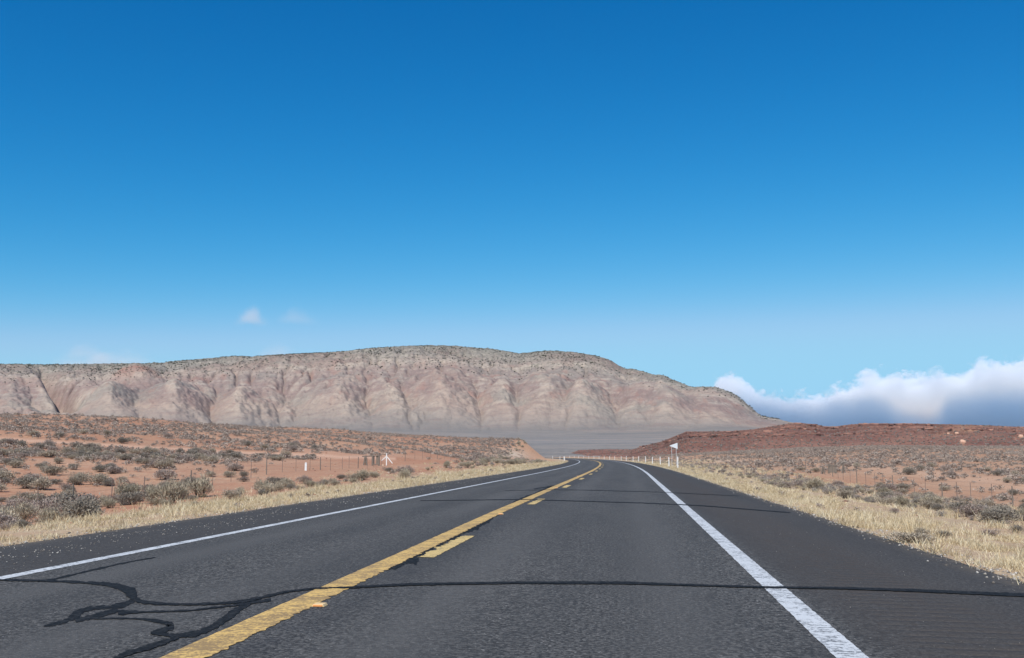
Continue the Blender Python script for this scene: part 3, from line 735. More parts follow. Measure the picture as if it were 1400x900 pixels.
# pennant sign seen from its back
Yp = 123.0; p0 = ray(918.5, 625); p1 = ray(924.6, 625); X0 = p0[0]/p0[1]*Yp; X1 = p1[0]/p1[1]*Yp
zs = float(zg((X0+X1)/2, Yp)); zt_ = EYE+(623-606)/1372*Yp
o = empty("pennant_sign", ((X0+X1)/2, Yp, zs))
hw = (X1-X0)/2
for x, zh in ((-hw, zt_-zs-.42), (hw, zt_-zs-.06)):
    b = MB(); b.box((x, .03, zh/2-.15), (.05, .04, zh+.3)); b.build("post", galv_m, o)
b = MB(); top = zt_-zs; ap = -.48
b.prism([(ap, top-.35), (ap+.04, top-.40), (hw+.13, top-.72), (hw+.17, top-.70), (hw+.17, top-.02), (hw+.13, top), (ap+.04, top-.30)], -.004, .004); b.build("plate", alu_m, o)
b = MB(); b.box((0, .012, top-.36), (hw*2+.06, .014, .035)); b.build("bracket", galv_m, o)
tag(o, "pale pennant-shaped road sign on two thin posts, seen from behind", "sign")

# wire fences
def fence(pts, label, post_h=.90, every=4):
    x0, y0 = pts[0]; z0 = float(zg(x0, y0))
    o = empty("wire_fence", (x0, y0, z0))
    zs_ = [float(zg(x, y))-z0 for x, y in pts]
    pm = None
    for i, (x, y) in enumerate(pts):
        if i % every == 0:
            b = MB(); r_ = .034; b.bar((0, 0, -.2), (random.uniform(-.03, .03), random.uniform(-.03, .03), post_h+random.uniform(-.05, .12)), r_, r_*.85, 7, .15)
            b.build("post", wood_m, o, (x-x0, y-y0, zs_[i]))
        else:
            b = MB(); b.box((0, 0, post_h/2-.1), (.030, .010, post_h+.2)); b.box((0, .014, post_h/2-.1), (.010, .024, post_h+.2))
            b.build("post", steel_m, o, (x-x0, y-y0, zs_[i]), random.uniform(-.3, .3))
    for hgt in (.28, .50, .72, .93):
        b = MB()
        for i in range(len(pts)-1):
            a_ = np.array((pts[i][0]-x0, pts[i][1]-y0, zs_[i]+hgt)); c_ = np.array((pts[i+1][0]-x0, pts[i+1][1]-y0, zs_[i+1]+hgt))
            mid = (a_+c_)/2-np.array((0, 0, .015))
            b.bar(a_, mid, .003, n=3); b.bar(mid, c_, .003, n=3)
        b.build("barbed_wire", steel_m, o)
    tag(o, label, "fence", "wire fences along the road")
def line(x0, y0, x1, y1, step):
    n = max(2, int(round(hypot(x1-x0, y1-y0)/step))+1)
    return [(x0+(x1-x0)*i/(n-1)+random.uniform(-.08, .08), y0+(y1-y0)*i/(n-1)+random.uniform(-.2, .2)) for i in range(n)]
fence(line(-21, 26, -21.6, 87, 2.6), "barbed wire fence left of the road, between the picture edge and the wooden gate")
fence(line(-22, 98, -22.5, 165, 4.5), "barbed wire fence on the left beyond the white cattle guard brace")
fence(line(16.6, 36, 17.6, 95, 2.7), "barbed wire fence right of the road, on the near side of the plank crib")
fence(line(17.8, 104, 18.5, 215, 3.8), "far barbed wire fence on the right running on past the plank crib", 1.2)

def at_u(u, Y):
    d = ray(u, 630); X = d[0]/d[1]*Y
    return X, Y, float(zg(X, Y))
def a_frame(name, u, Y, h_, w_, label, group):
    X, Y, Z = at_u(u, Y); o = empty(name, (X, Y, Z))
    for s_ in (-1, 1):
        b = MB(); b.bar((s_*w_/2, 0, -.15), (s_*.03, random.uniform(-.05, .05), h_), .075, .055, 7, .2); b.build("leg", wood_m, o)
    b = MB(); b.bar((-.0, .25, -.1), (0, .02, h_*.96), .06, .05, 6, .2); b.build("brace", wood_m, o)
    b = MB(); b.bar((-w_*.42, -.04, h_*.28), (w_*.42, -.04, h_*.32), .05, .045, 6, .2); b.build("rail", wood_m, o)
    tag(o, label, "fence brace", group)
Yg = 88.0
a_frame("fence_brace", 499.6, Yg-.5, .88, .34, "dark wooden A-shaped fence brace just left of the wooden gate", "wooden A-shaped fence braces")
X, Y, Z = at_u(513.5, Yg); o = empty("wooden_gate", (X, Y, Z)); px = Yg/1372
hh_ = 16.5*px
for x_ in (-4.6, 4.9):
    b = MB(); b.bar((x_*px, 0, -.2), (x_*px+.02, 0, hh_*(1.0 if x_ < 0 else .93)), .085, .07, 7, .15); b.build("post", wood_m, o)
b = MB(); b.bar((-19*px, -.02, hh_*.80), (6*px, -.02, hh_*.86), .05, .05, 6, .15); b.build("top_rail", wood_m, o)
b = MB(); b.bar((-4.5*px, -.05, hh_*.12), (5*px, -.05, hh_*.14), .05, .05, 6, .15); b.build("bottom_rail", wood_m, o)
b = MB()
for i in range(4): b.box((1.2*px+i*.075, .035, hh_*.46+.03*random.random()), (.062, .03, hh_*.74))
b.build("board_panel", wood_m, o)
b = MB()
for i in range(2): b.box((-3.4*px+i*.08, .05, hh_*.5), (.06, .03, hh_*.7))
b.build("plank", wood_m, o)
tag(o, "weathered wooden gate with upright boards and a long top rail left of the road", "gate")
X, Y, Z = at_u(528.5, Yg+2); o = empty("cattle_guard_brace", (X, Y, Z)); px = (Yg+2)/1372
b = MB(); b.bar((0, 0, -.2), (0, 0, 17*px), .05, .045, 8); b.build("post", white_wood, o)
b = MB(); b.bar((-7.4*px, .05, 6.5*px), (0, .05, 13.2*px), .035, .035, 7); b.build("strut", white_wood, o)
b = MB(); b.bar((8.6*px, -.05, 3*px), (0, -.05, 13.2*px), .035, .035, 7); b.build("strut", white_wood, o)
tag(o, "white pole with two slanting struts beside the wooden gate", "cattle guard brace")
Yq = 98.0
a_frame("fence_brace", 1124.6, Yq, .72, .30, "dark wooden A-shaped brace left of the plank crib in the right field", "wooden A-shaped fence braces")
a_frame("fence_brace", 1152.6, Yq, .80, .30, "dark wooden A-shaped brace right of the plank crib in the right field", "wooden A-shaped fence braces")
X, Y, Z = at_u(1138, Yq); o = empty("plank_crib", (X, Y, Z)); px = Yq/1372; hh_ = 13*px
for sx in (-1, 1):
    for sy in (0, 1):
        b = MB(); b.bar((sx*4.6*px, sy*.5, -.2), (sx*3.9*px, sy*.48, hh_), .07, .06, 7, .2); b.build("post", wood_m, o)
b = MB()
for i in range(5): b.box((-3.2*px+i*1.6*px, -.085, hh_*.47+.04*random.random()), (.10, .03, hh_*.82))
b.build("board_panel", wood_m, o)
b = MB(); b.box((0, -.12, hh_*.82), (9*px, .035, .09)); b.build("rail", wood_m, o)
tag(o, "small crib of weathered upright planks on the fence line in the right field", "fence crib")

X, Y, Z = at_u(418.4, 65.5)
b = MB(); b.prism([(-.07, -.2), (.07, -.2), (.07, .50), (.04, .545), (-.04, .545), (-.07, .50)], -.02, .02)
o = b.build("marker_post", white_m, None, (X, Y, Z), 0, .004); tag(o, "short white marker post at the left fence, far in front of the wooden gate", "marker post")

# dead tree on the far left rise
X, Y, Z = hit(667.5, 613.5, 60); o = empty("dead_tree", (X, Y, Z)); px = hypot(X, Y)/1372
b = MB(); k0 = np.array((0, 0, -.3)); k1 = np.array((1.2*px, 0, 7*px)); k2 = np.array((3.2*px, .1, 13.5*px))
b.bar(k0, k1, .10, .08, 7, .15); b.bar(k1, k2, .08, .045, 7, .15); b.build("trunk", wood_m, o)
for i in range(9):
    t_ = random.uniform(.45, 1); s0 = k1+(k2-k1)*t_; an = random.uniform(0, 6.3)
    e_ = s0+np.array((cos(an)*random.uniform(.15, .4), sin(an)*.25, random.uniform(.15, .55)))
    b = MB(); b.bar(s0, e_, .04, .02, 5, .2)
    for q_ in range(3): b.bar(e_-(e_-s0)*random.uniform(0, .5), e_+np.array((random.uniform(-.22, .22), random.uniform(-.2, .2), random.uniform(.0, .25))), .022, .012, 4)
    b.build("limb", wood_m, o)
tag(o, "thin leaning dead tree on the rise left of the bare orange bank", "tree")

# ------------------------------------------------------------------ plants
def norm(a): return a/np.maximum(np.linalg.norm(a, axis=-1, keepdims=True), 1e-9)
def leaves(n, lobes, ln, wd, seed, up=.5, inner=.5):
    r = np.random.default_rng(seed); lb = np.array(lobes); k = r.integers(0, len(lb), n)
    d = norm(r.normal(size=(n, 3))); d[:, 2] = np.where(d[:, 2] < -.25, -d[:, 2], d[:, 2])
    rad = inner+(1-inner)*r.random(n)**.6
    p = lb[k, :3]+d*lb[k, 3:]*rad[:, None]*(1+.18*r.normal(size=(n, 1)))
    p[:, 2] = np.maximum(p[:, 2], .02)
    a = norm(d*.8+np.array([0, 0, up])+.55*r.normal(size=(n, 3)))*(ln*r.uniform(.6, 1.3, n))[:, None]
    b = norm(np.cross(a, r.normal(size=(n, 3))))*(wd*r.uniform(.7, 1.3, n))[:, None]/2
    v = np.stack([p-b, p+b, p+a+b*.35, p+a-b*.35], 1).reshape(-1, 3)
    return v, np.arange(n*4).reshape(-1, 4)
def twigs(n, lobes, wd, seed, spread=1.0):
    r = np.random.default_rng(seed); lb = np.array(lobes); k = r.integers(0, len(lb), n)
    d = norm(r.normal(size=(n, 3))); d[:, 2] = np.abs(d[:, 2])
    e = lb[k, :3]+d*lb[k, 3:]*r.uniform(.6, 1.12, n)[:, None]*spread
    s = np.stack([lb[k, 0]*.4+r.normal(size=n)*.05, lb[k, 1]*.4+r.normal(size=n)*.05, np.full(n, -.03)], -1)
    m_ = (s+e)/2+.07*r.normal(size=(n, 3))
    b = norm(np.cross(e-s, r.normal(size=(n, 3))))*wd/2
    v = np.stack([s-b, s+b, m_+b*.8, m_-b*.8, m_-b*.8, m_+b*.8, e+b*.3, e-b*.3], 1).reshape(-1, 3)
    return v, np.arange(n*8).reshape(-1, 4)
def lobes(kind, seed):
    r = np.random.default_rng(seed+500); out = []
    for i in range({'sage': 8, 'rabbit': 7, 'dead': 5}[kind]):
        an = r.uniform(0, 6.3); q_ = r.uniform(.0, .34)
        h_ = r.uniform(.22, .40)
        out.append((cos(an)*q_, sin(an)*q_, h_*.55, r.uniform(.16, .27), r.uniform(.16, .27), h_*r.uniform(.7, 1.0)))
    return out

def leaf_mat(name, stops, twig=False):
    a = NT(name, .9, .12)
    geo = a.n.new('ShaderNodeNewGeometry').outputs['Random Per Island']
    inf = a.n.new('ShaderNodeObjectInfo').outputs['Random']
    f = a.math('FRACT', a.math('ADD', inf, a.attr('tint')))
    f = a.math('ADD', a.math('MULTIPLY', geo, .6), a.math('MULTIPLY', f, .4))
    a.color(a.ramp(f, stops))
    tr = a.n.new('ShaderNodeBsdfTranslucent'); mx = a.n.new('ShaderNodeMixShader'); mx.inputs[0].default_value = .18
    a.put(tr.inputs[0], a.ramp(f, stops)); a.t.links.new(a.b.outputs[0], mx.inputs[1]); a.t.links.new(tr.outputs[0], mx.inputs[2]); a.t.links.new(mx.outputs[0], a.out.inputs[0])
    return a.m
sage_mats = {"pale": leaf_mat("sage_leaf_pale", [(0, (0.221, 0.185, 0.141)), (.5, (0.358, 0.297, 0.224)), (1, (0.518, 0.429, 0.323))]),
             "dark": leaf_mat("sage_leaf_dark", [(0, (0.166, 0.141, 0.116)), (.5, (0.259, 0.222, 0.178)), (1, (0.375, 0.322, 0.251))]),
             "mauve": leaf_mat("sage_leaf_brown", [(0, (0.210, 0.166, 0.137)), (.5, (0.342, 0.268, 0.224)), (1, (0.485, 0.385, 0.319))])}
rab_mat = leaf_mat("rabbitbrush_leaf", [(0, (0.216, 0.188, 0.135)), (.5, (0.389, 0.332, 0.240)), (1, (0.583, 0.485, 0.360))])
dead_mat = leaf_mat("dead_twig", [(0, (.19, .155, .135)), (.5, (.33, .285, .245)), (1, (.48, .425, .365))])
stem_mat = leaf_mat("woody_stem", [(0, (.07, .055, .045)), (1, (.17, .14, .115))])

T_near = {}
for s_ in range(5):
    lb = lobes('sage', s_)
    T_near['sage', s_] = (leaves(1700, lb, .050, .028, s_, .35, .62), twigs(60, lb, .010, s_, .95))
for s_ in range(4):
    lb = [(a_, b_, c_*1.2, d_, e_, f_*1.35) for a_, b_, c_, d_, e_, f_ in lobes('rabbit', s_)]
    T_near['rabbit', s_] = (leaves(1500, lb, .085, .020, 50+s_, 1.0, .5), twigs(70, lb, .012, 50+s_))
    lb = lobes('dead', s_)
    T_near['dead', s_] = (twigs(430, lb, .0085, 80+s_, 1.1), twigs(50, lb, .014, 90+s_))
T_far = [leaves(64, lobes('sage', s_), .13, .14, 200+s_, .3, .6) for s_ in range(6)]

# where plants grow ------------------------------------------------
def field(n, xr, yr):
    return rng.uniform(xr[0], xr[1], n), rng.uniform(yr[0], yr[1], n)
cx, cy_ = [], []
NX = 520000
# sample uniformly by area inside the wedge the lens (and a step aside) can see
ra = np.sqrt(rng.random(NX))*470; aa = rng.uniform(-.80, .56, NX)
PX, PY = ra*np.sin(aa), ra*np.cos(aa)
area = .5*470**2*1.36/NX            # m2 per candidate
latp = PX-c_road(PY); dl = LE-latp; dr = latp-RE
D = hill_d(aa)
cl = .5+.9*fbm(PX/9, PY/9, 3, 301)+.5*gnoise(PX/30, PY/30, 305)
den = np.zeros(NX)
L_ = dl > 0
den = np.where(L_ & (dl > 3.0) & (dl < 15), .95*ss(dl, 3.0, 5)*np.where(PY > 62, .6, 1), den)
den = np.where(L_ & (dl >= 12) & (dl < 24), 1.8, den)
den = np.where(L_ & (dl > 9.5) & (dl < 21) & (PY > 60) & (PY < 150) & (aa > -.385), .05, den)
den = np.where(L_ & (dl >= 24), np.where(ra < 150, 1.7, 1.25), den)
den = np.where(L_ & (ra > D+25), 0, den)
uu_, vv2 = to_px(PX, PY, zg(PX, PY))
den = np.where(L_ & (np.interp(uu_, [-300, 0, 110, 250, 350, 480, 560], [590, 600, 607, 614.5, 620, 625, 628])-vv2 > -3) & (np.interp(uu_, [-300, 0, 110, 250, 350, 480, 560], [590, 600, 607, 614.5, 620, 625, 628])-vv2 < 2.5) & (uu_ < 540) & (ra > 40), .03, den)
den = np.where(L_ & (uu_ > 722) & (ra > 215), .008, den)
R_ = dr > 0
den = np.where(R_ & (dr > 2.3) & (dr < 13), 2.3*ss(dr, 2.3, 5.0)*np.where(PY > 90, .5, 1), den)
den = np.where(R_ & (dr >= 13) & (dr < 22), np.where(PY < 110, .34, .6), den)
den = np.where(R_ & (dr >= 22), 1.2, den)
den = np.where(R_ & (ra > np.interp(uu_, [700, 860, 900, 940, 1000, 1400], [300, 320, 400, 440, 445, 470])), .02, den)
den = den*np.clip(cl, .16, 1.35)
den = np.where(((dr > .5) & (dr < 2.6) | (dl > .6) & (dl < 3)) & (PY < 120), .16, den)
keep = rng.random(NX) < den*area
PX, PY, aa, ra, uu_, vv2, latp, dl, dr = [q_[keep] for q_ in (PX, PY, aa, ra, uu_, vv2, latp, dl, dr)]
n = len(PX)
W = np.clip(rng.lognormal(-.62, .48, n), .18, 1.45)
W = np.where((dl > 4) & (dl < 15) & (PY < 70), W*1.1, W)
W = np.where((dr > 2) & (dr < 13), W*.62, W)
W = np.where((dl > 22) | (dr > 27), W*np.interp(ra, [60, 160, 300], [1.05, .95, .82]), W)
Hs = rng.uniform(.58, .92, n)
W = np.where((dr > 0) & (dr < 2.7) | (dl > 0) & (dl < 3.05), rng.uniform(.16, .36, n), W)
kind = np.full(n, 's')
q_ = rng.random(n)
kind = np.where((dl > 3) & (dl < 13) & (q_ < .42), 'r', kind)
kind = np.where((dr > 3) & (dr < 8) & (q_ < .16), 'r', kind)
kind = np.where((dr > 3.5) & (dr < 13) & (q_ > .5), 'd', kind)
kind = np.where((dl > 3) & (dl < 15) & (q_ > .86), 'd', kind)
# a few plants placed on purpose: dark shrub and dead shrub by the right edge, round shrubs in the left field
extra = [(1345, 694, 0.74, 'd', 1.27), (1372, 716, 0.94, 's', 0.72), (1248, 742, 0.66, 's', 0.42), (34, 668, 1.23, 's', 0.94), (215, 640, 1.11, 's', 0.85), (154, 648, 1.07, 's', 0.77), (72, 650, 1.23, 's', 0.81), (108, 663, 0.98, 's', 0.81),
         (230, 690, 1.39, 'r', 0.94), (275, 680, 1.39, 'r', 0.94), (180, 690, 1.23, 's', 0.77), (75, 695, 1.89, 's', 0.53), (110, 694, 1.64, 's', 0.51), (10, 712, 1.07, 's', 0.85), (530, 644.5, 0.82, 's', 0.59), (548, 643, 0.90, 'r', 0.51),
         (403, 612, 1.97, 's', 0.68), (378, 666, 1.23, 's', 0.77), (1215, 672, 1.23, 's', 0.68), (1235, 671, 1.31, 's', 0.68)]
ex = [hit(u, v) for u, v, *_ in extra]
PX = np.concatenate([PX, [e[0] for e in ex]]); PY = np.concatenate([PY, [e[1] for e in ex]])
W = np.concatenate([W, [e[2] for e in extra]]); kind = np.concatenate([kind, [e[3] for e in extra]]); Hs = np.concatenate([Hs, [e[4] for e in extra]])
n = len(PX); PZ = zg(PX, PY); ra = np.hypot(PX, PY); latp = PX-c_road(PY); dl = LE-latp; dr = latp-RE
uu_, vv2 = to_px(PX, PY, PZ+.2)
# keep the view of the marker posts, braces and fence ends free
for lx, ly, rad_ in [(at_u(418.4, 65.5)[0], 65, 2.2), (at_u(513, Yg)[0], Yg, 3.2), (at_u(528, Yg)[0], Yg+2, 2.2), (at_u(1138, Yq)[0], Yq, 3.0)]:
    f_ = lx/ly
    bad = (np.abs(PX-f_*PY) < rad_*PY/ly) & (PY < ly+1.5) & (PY > ly*.72) & ((dl > 9) | (dr > 9))
    W = np.where(bad, 0, W)
ok = W > 0
PX, PY, PZ, W, kind, Hs, ra, dl, dr, uu_, vv2 = [q_[ok] for q_ in (PX, PY, PZ, W, kind, Hs, ra, dl, dr, uu_, vv2)]
n = len(PX)
inview = (uu_ > -25) & (uu_ < 1425) & (vv2 > 560)
size_px = W/ra*1372*np.where(inview, 1, .0)
tone = np.where(rng.random(n) < .42, 'pale', np.where(rng.random(n) < .62, 'dark', 'mauve'))
rot = rng.uniform(0, 6.28, n)
meshes = {}
def plant_mesh(kd, s_, tn):
    key = (kd, s_, tn)
    if key not in meshes:
        (v1, f1), (v2, f2) = T_near[{'s': 'sage', 'r': 'rabbit', 'd': 'dead'}[kd], s_]
        lm = sage_mats[tn] if kd == 's' else rab_mat if kd == 'r' else dead_mat
        nm = {'s': 'sagebrush', 'r': 'rabbitbrush', 'd': 'dead_shrub'}[kd]
        meshes[key] = (mesh_np("foliage" if kd != 'd' else "twigs", v1, f1, [lm]), mesh_np("woody_stem", v2, f2, [stem_mat]),
                       mesh_np(nm, np.concatenate([v1, v2]), np.concatenate([f1, f2+len(v1)]), [lm, stem_mat], mat_idx=np.r_[np.zeros(len(f1)), np.ones(len(f2))]))
    return meshes[key]
info = {'s': ("sagebrush", "shrub", {"pale": "pale grey sagebrush", "dark": "dark grey-green sagebrush", "mauve": "brownish grey sagebrush"}),
        'r': ("rabbitbrush", "shrub", "straw-green rabbitbrush"), 'd': ("dead_shrub", "shrub", "leafless brown twiggy shrub")}
def zone(i):
    if dl[i] > 0:
        if dl[i] < 13.5: return ("in the thicket between the left verge and the fence", "left thicket", "in the left verge thicket")
        if dl[i] < 25 and PY[i] < 100: return ("on the red ground along the left wire fence", "left fence line", "along the left wire fence")
        if PY[i] > 130: return ("high on the far red slope at left", "far left slope", "on the far left slope")
        return ("on the red slope beyond the left fence", "left slope", "beyond the left fence")
    if dr[i] < 13.0: return ("in the scrub between the right verge and the fence", "right roadside scrub", "in the right roadside scrub")
    if PY[i] < 110: return ("on the red flat just beyond the right fence", "right flat", "beyond the right fence")
    return ("far out on the right plain below the mesa", "right plain", "far on the right plain")
used_n = np.zeros(n, bool)
for kd in 'srd':
    idx = np.nonzero((kind == kd) & (size_px > 0))[0]
    idx = idx[np.argsort(-size_px[idx])][:300]
    nm, cat, ph = info[kd]
    cells = {}
    for i in idx: cells.setdefault((zone(i), tone[i] if kd == 's' else ''), []).append(i)
    for (zn, tn), mem in cells.items():
        phrase = ph[tn] if kd == 's' else ph
        K = min(len(mem), 12)
        big = sorted(mem[:K], key=lambda i: uu_[i])
        for i in mem:
            s_ = int(rng.integers(0, 5 if kd == 's' else 4))
            fo, st, whole = plant_mesh(kd, s_, tone[i] if kd == 's' else '')
            if size_px[i] > 17:
                o = empty(nm, (PX[i], PY[i], PZ[i]), rot[i])
                link(fo.name.split('.')[0], fo, o); link("woody_stem", st, o)
            else:
                o = link(nm, whole, None, (PX[i], PY[i], PZ[i]), rot[i])
            o.scale = (W[i]*random.uniform(.9, 1.15), W[i]*random.uniform(.9, 1.15), W[i]*Hs[i])
            used_n[i] = True
            if K > 1 and i in big:
                lab = "%s %s, %s from left among the largest" % (phrase, zn[2], ordn[big.index(i)])
            elif K == 1: lab = "the only large %s %s" % (phrase, zn[0])
            else: lab = "smaller %s %s" % (phrase, zn[0])
            tag(o, lab, cat, "%s of the %s" % (phrase, zn[1]))
def scatter_mesh(name, idx, tmpl, m, label, cat):
    V, Fc, Tn = [], [], []; base_ = 0
    cut_ = np.array_split(rng.permutation(idx), len(tmpl))
    for (v1, f1), ids in zip(tmpl, cut_):
        if not len(ids): continue
        c_, s_ = np.cos(rot[ids]), np.sin(rot[ids]); sc = W[ids]
        x = v1[None, :, 0]*sc[:, None]; y = v1[None, :, 1]*sc[:, None]; z = v1[None, :, 2]*(sc*Hs[ids])[:, None]
        X = x*c_[:, None]-y*s_[:, None]+PX[ids][:, None]; Y = x*s_[:, None]+y*c_[:, None]+PY[ids][:, None]; Z = z+PZ[ids][:, None]
        V.append(np.stack([X, Y, Z], -1).reshape(-1, 3))
        Fc.append((f1[None]+(np.arange(len(ids))*len(v1))[:, None, None]+base_).reshape(-1, 4)); base_ += len(ids)*len(v1)
        Tn.append(np.repeat(rng.random(len(ids)), len(v1)))
    tag(link(name, mesh_np(name, np.concatenate(V), np.concatenate(Fc), [m], attrs=dict(tint=np.concatenate(Tn)))), label, cat, kind="stuff")
rest = np.nonzero(~used_n)[0]
near_t = [T_near['sage', s_][0] for s_ in range(3)]
far_m = leaf_mat("sage_leaf_far", [(0, (0.188, 0.151, 0.123)), (.5, (0.342, 0.278, 0.228)), (1, (0.551, 0.449, 0.365))])
rr_ = rest[(kind[rest] == 'd')]
if len(rr_): scatter_mesh("dead_shrub", rr_, [T_near['dead', 0][0]], dead_mat, "remaining leafless shrubs scattered through the roadside scrub", "shrubs")
rr_ = rest[(kind[rest] == 'r')]
if len(rr_): scatter_mesh("rabbitbrush", rr_, [T_near['rabbit', 0][0]], rab_mat, "remaining rabbitbrush scattered along the verges", "shrubs")
rr_ = rest[kind[rest] == 's']
scatter_mesh("sagebrush", rr_, T_far, far_m, "countless small sagebrush dotting the far red slopes and plain", "shrubs")
print("PLANTS", n, {k: int((kind == k).sum()) for k in 'srd'})

# ------------------------------------------------------------------ dry grass
grass_m = leaf_mat("dry_grass_straw", [(0, (.24, .165, .09)), (.25, (.42, .31, .175)), (.5, (.59, .47, .29)), (.75, (.69, .58, .39)), (1, (.77, .69, .51))])
def grass(n, blades, seed):
    r = np.random.default_rng(seed)
    side = r.random(n) < .42
    Y = 6+190*r.random(n)**2.1
    far_ = ss(Y, 90, 140)
    off_l = -.05+r.random(n)**1.2*(4.3-.6*ss(Y, 15, 30)+1.5*gnoise(Y/7, Y*0, 401)); off_r = -.05+r.random(n)**1.1*(3.0+1.1*gnoise(Y/6, Y*0, 402))
    wide = r.random(n) < np.where(side, .20, .42)
    off_l = np.where(wide, r.uniform(2, 10, n), off_l); off_r = np.where(wide, r.uniform(2, 13, n), off_r)
    lat_ = np.where(side, LE-off_l, RE+off_r); of = np.where(side, off_l, off_r)
    dn_ = .5+1.9*fbm(lat_*1.3, Y*.7, 3, 405)
    kp = r.random(n) < np.clip(dn_*1.1, .06, 1)*np.where(side & (of > 4.2+.02*Y), .4, 1)*np.where(of > 1, .35+.65*ss(fbm(lat_*.45, Y*.28, 2, 407), -.25, .15), 1)
    lat_, Y, of, side = lat_[kp], Y[kp], of[kp], side[kp]; n = len(Y)
    X = lat_+c_road(Y); Z = zg(X, Y)
    edge = of < .7
    patch = fbm(X*.5, Y*.35, 2, 411)
    h_ = r.lognormal(-2.75, .42, n)*(1+1.5*np.clip(patch, -.6, 1.3))*np.where(edge, .8, 1)*np.where(of > 3, 1.25, 1)+np.where(r.random(n) < .05, r.uniform(.05, .16, n), 0)
    h_ *= np.where((~side) & (of > 1.4) & (of < 3.3), .62, 1)
    an = r.uniform(0, 6.28, (n, blades)); lean = r.uniform(.2, 1.0, (n, blades))
    bx = X[:, None]+r.normal(size=(n, blades))*.075; by = Y[:, None]+r.normal(size=(n, blades))*.075
    L = h_[:, None]*r.uniform(.6, 1.25, (n, blades))
    dx, dy = np.cos(an)*lean*L, np.sin(an)*lean*L
    wdt = (.0028+.00010*Y)[:, None]*r.uniform(.7, 1.4, (n, blades)); wa = r.uniform(0, 3.14, (n, blades)); wx_, wy_ = np.cos(wa)*wdt, np.sin(wa)*wdt
    zz = np.broadcast_to(Z[:, None], bx.shape)-.01
    zt2 = zz+L*np.sqrt(np.clip(1-.6*lean**2, .15, 1))
    v = np.stack([np.stack([bx-wx_, by-wy_, zz], -1), np.stack([bx+wx_, by+wy_, zz], -1), np.stack([bx+dx+wx_*.3, by+dy+wy_*.3, zt2], -1), np.stack([bx+dx-wx_*.3, by+dy-wy_*.3, zt2], -1)], 2).reshape(-1, 3)
    tint = np.repeat(np.clip(.5+1.1*fbm(X*.9, Y*.6, 3, 421)+.16*r.normal(size=n), 0, .999), blades*4)
    return v, np.arange(len(v)).reshape(-1, 4), tint
v, f, tn_ = grass(70000, 18, 431)
tag(link("dry_grass", mesh_np("dry_grass", v, f, [grass_m], attrs=dict(tint=tn_))), "straw-coloured dry grass along both verges of the road", "grass", kind="stuff")

# stones lying on the red soil
n = 5000
ra = np.sqrt(rng.random(n))*170+8; aa = rng.uniform(-.75, .52, n); X, Y = ra*np.sin(aa), ra*np.cos(aa)
lt = X-c_road(Y); kp = (np.maximum(LE-lt, lt-RE) > .3); X, Y = X[kp], Y[kp]
S = rng.lognormal(-3.3, .5, len(X))
v, f = tets(len(X), X, Y, zg(X, Y)+S*.1, S)
sm = NT("field_stone", .95, .1); sm.color(sm.ramp(sm.n.new('ShaderNodeNewGeometry').outputs['Random Per Island'], [(0, (.16, .08, .055)), (.7, (.34, .17, .11)), (1, (.52, .38, .28))]))
tag(link("small_stones", mesh_np("small_stones", v, f, [sm.m])), "small stones scattered over the red soil", "stones", kind="stuff")
X, Y, Z = hit(59.5, 687)
v, f = tets(1, np.array([0.]), np.array([0.]), np.array([.05]), np.array([.13]))
tag(link("white_rock", mesh_np("white_rock", v, f, [plain("white_stone", (.78, .76, .70), .9, .2, .06)]), None, (X, Y, Z+.05)), "small white rock lying by the left fence near the picture edge", "rock")
# ------------------------------------------------------------------ clouds: bodies of vapour far behind the mountain
def cloud_mat(name, dens, tops, noise_scale, seed, soft=.22, base=.15, aniso=0.0, edge=0.0, amp=.9, color=(1, 1, 1)):
    # tops: outline height (0..1) along the body; density from a noise field shaped by that outline
    m_ = bpy.data.materials.new(name); m_.use_nodes = True
    t = m_.node_tree; t.nodes.clear()
    a = NT.__new__(NT); a.m = m_; a.t = t; a.n = t.nodes
    out = t.nodes.new('ShaderNodeOutputMaterial'); pv = t.nodes.new('ShaderNodeVolumePrincipled'); t.links.new(pv.outputs[0], out.inputs['Volume'])
    pv.inputs['Color'].default_value = (*color, 1); pv.inputs['Anisotropy'].default_value = aniso
    gen = a.sep(a.coord('Generated')); x, y, z = gen[0], gen[1], gen[2]
    fc = t.nodes.new('ShaderNodeFloatCurve'); cv = fc.mapping.curves[0]
    pts = sorted(tops)
    while len(cv.points) < len(pts): cv.points.new(.5, .5)
    for p_, (px_, py_) in zip(cv.points, pts): p_.location = (px_, py_)
    fc.mapping.update(); fc.inputs['Factor'].default_value = 1.0
    a.put(fc.inputs['Value'], x)
    ob = a.coord('Object')
    sh = t.nodes.new('ShaderNodeVectorMath'); sh.operation = 'ADD'; a.put(sh.inputs[0], ob); sh.inputs[1].default_value = (seed*3171.0, seed*917.0, 0)
    nz = a.noise(a.scale(sh.outputs[0], (1, 1, 1.35)), noise_scale, 6, .56, 0)
    h_ = a.math('SUBTRACT', fc.outputs[0], z)
    f = a.math('ADD', h_, a.math('MULTIPLY_ADD', nz, amp, -.5*amp))
    f = a.mr(f, 0.0, soft)
    bs = a.mr(a.math('ADD', z, a.math('MULTIPLY_ADD', nz, .3, -.15)), base-.12, base+.12)
    f = a.math('MULTIPLY', f, bs)
    ye = a.math('MULTIPLY', a.mr(y, 0, .22), a.mr(y, 1, .7))
    f = a.math('MULTIPLY', f, ye)
    if edge: f = a.math('MULTIPLY', f, a.math('MULTIPLY', a.mr(x, 0, edge), a.mr(x, 1, 1-edge)))
    a.put(pv.inputs['Density'], a.math('MULTIPLY', f, dens))
    m_.cycles.homogeneous_volume = False
    m_.cycles.volume_step_rate = 1.0
    return m_
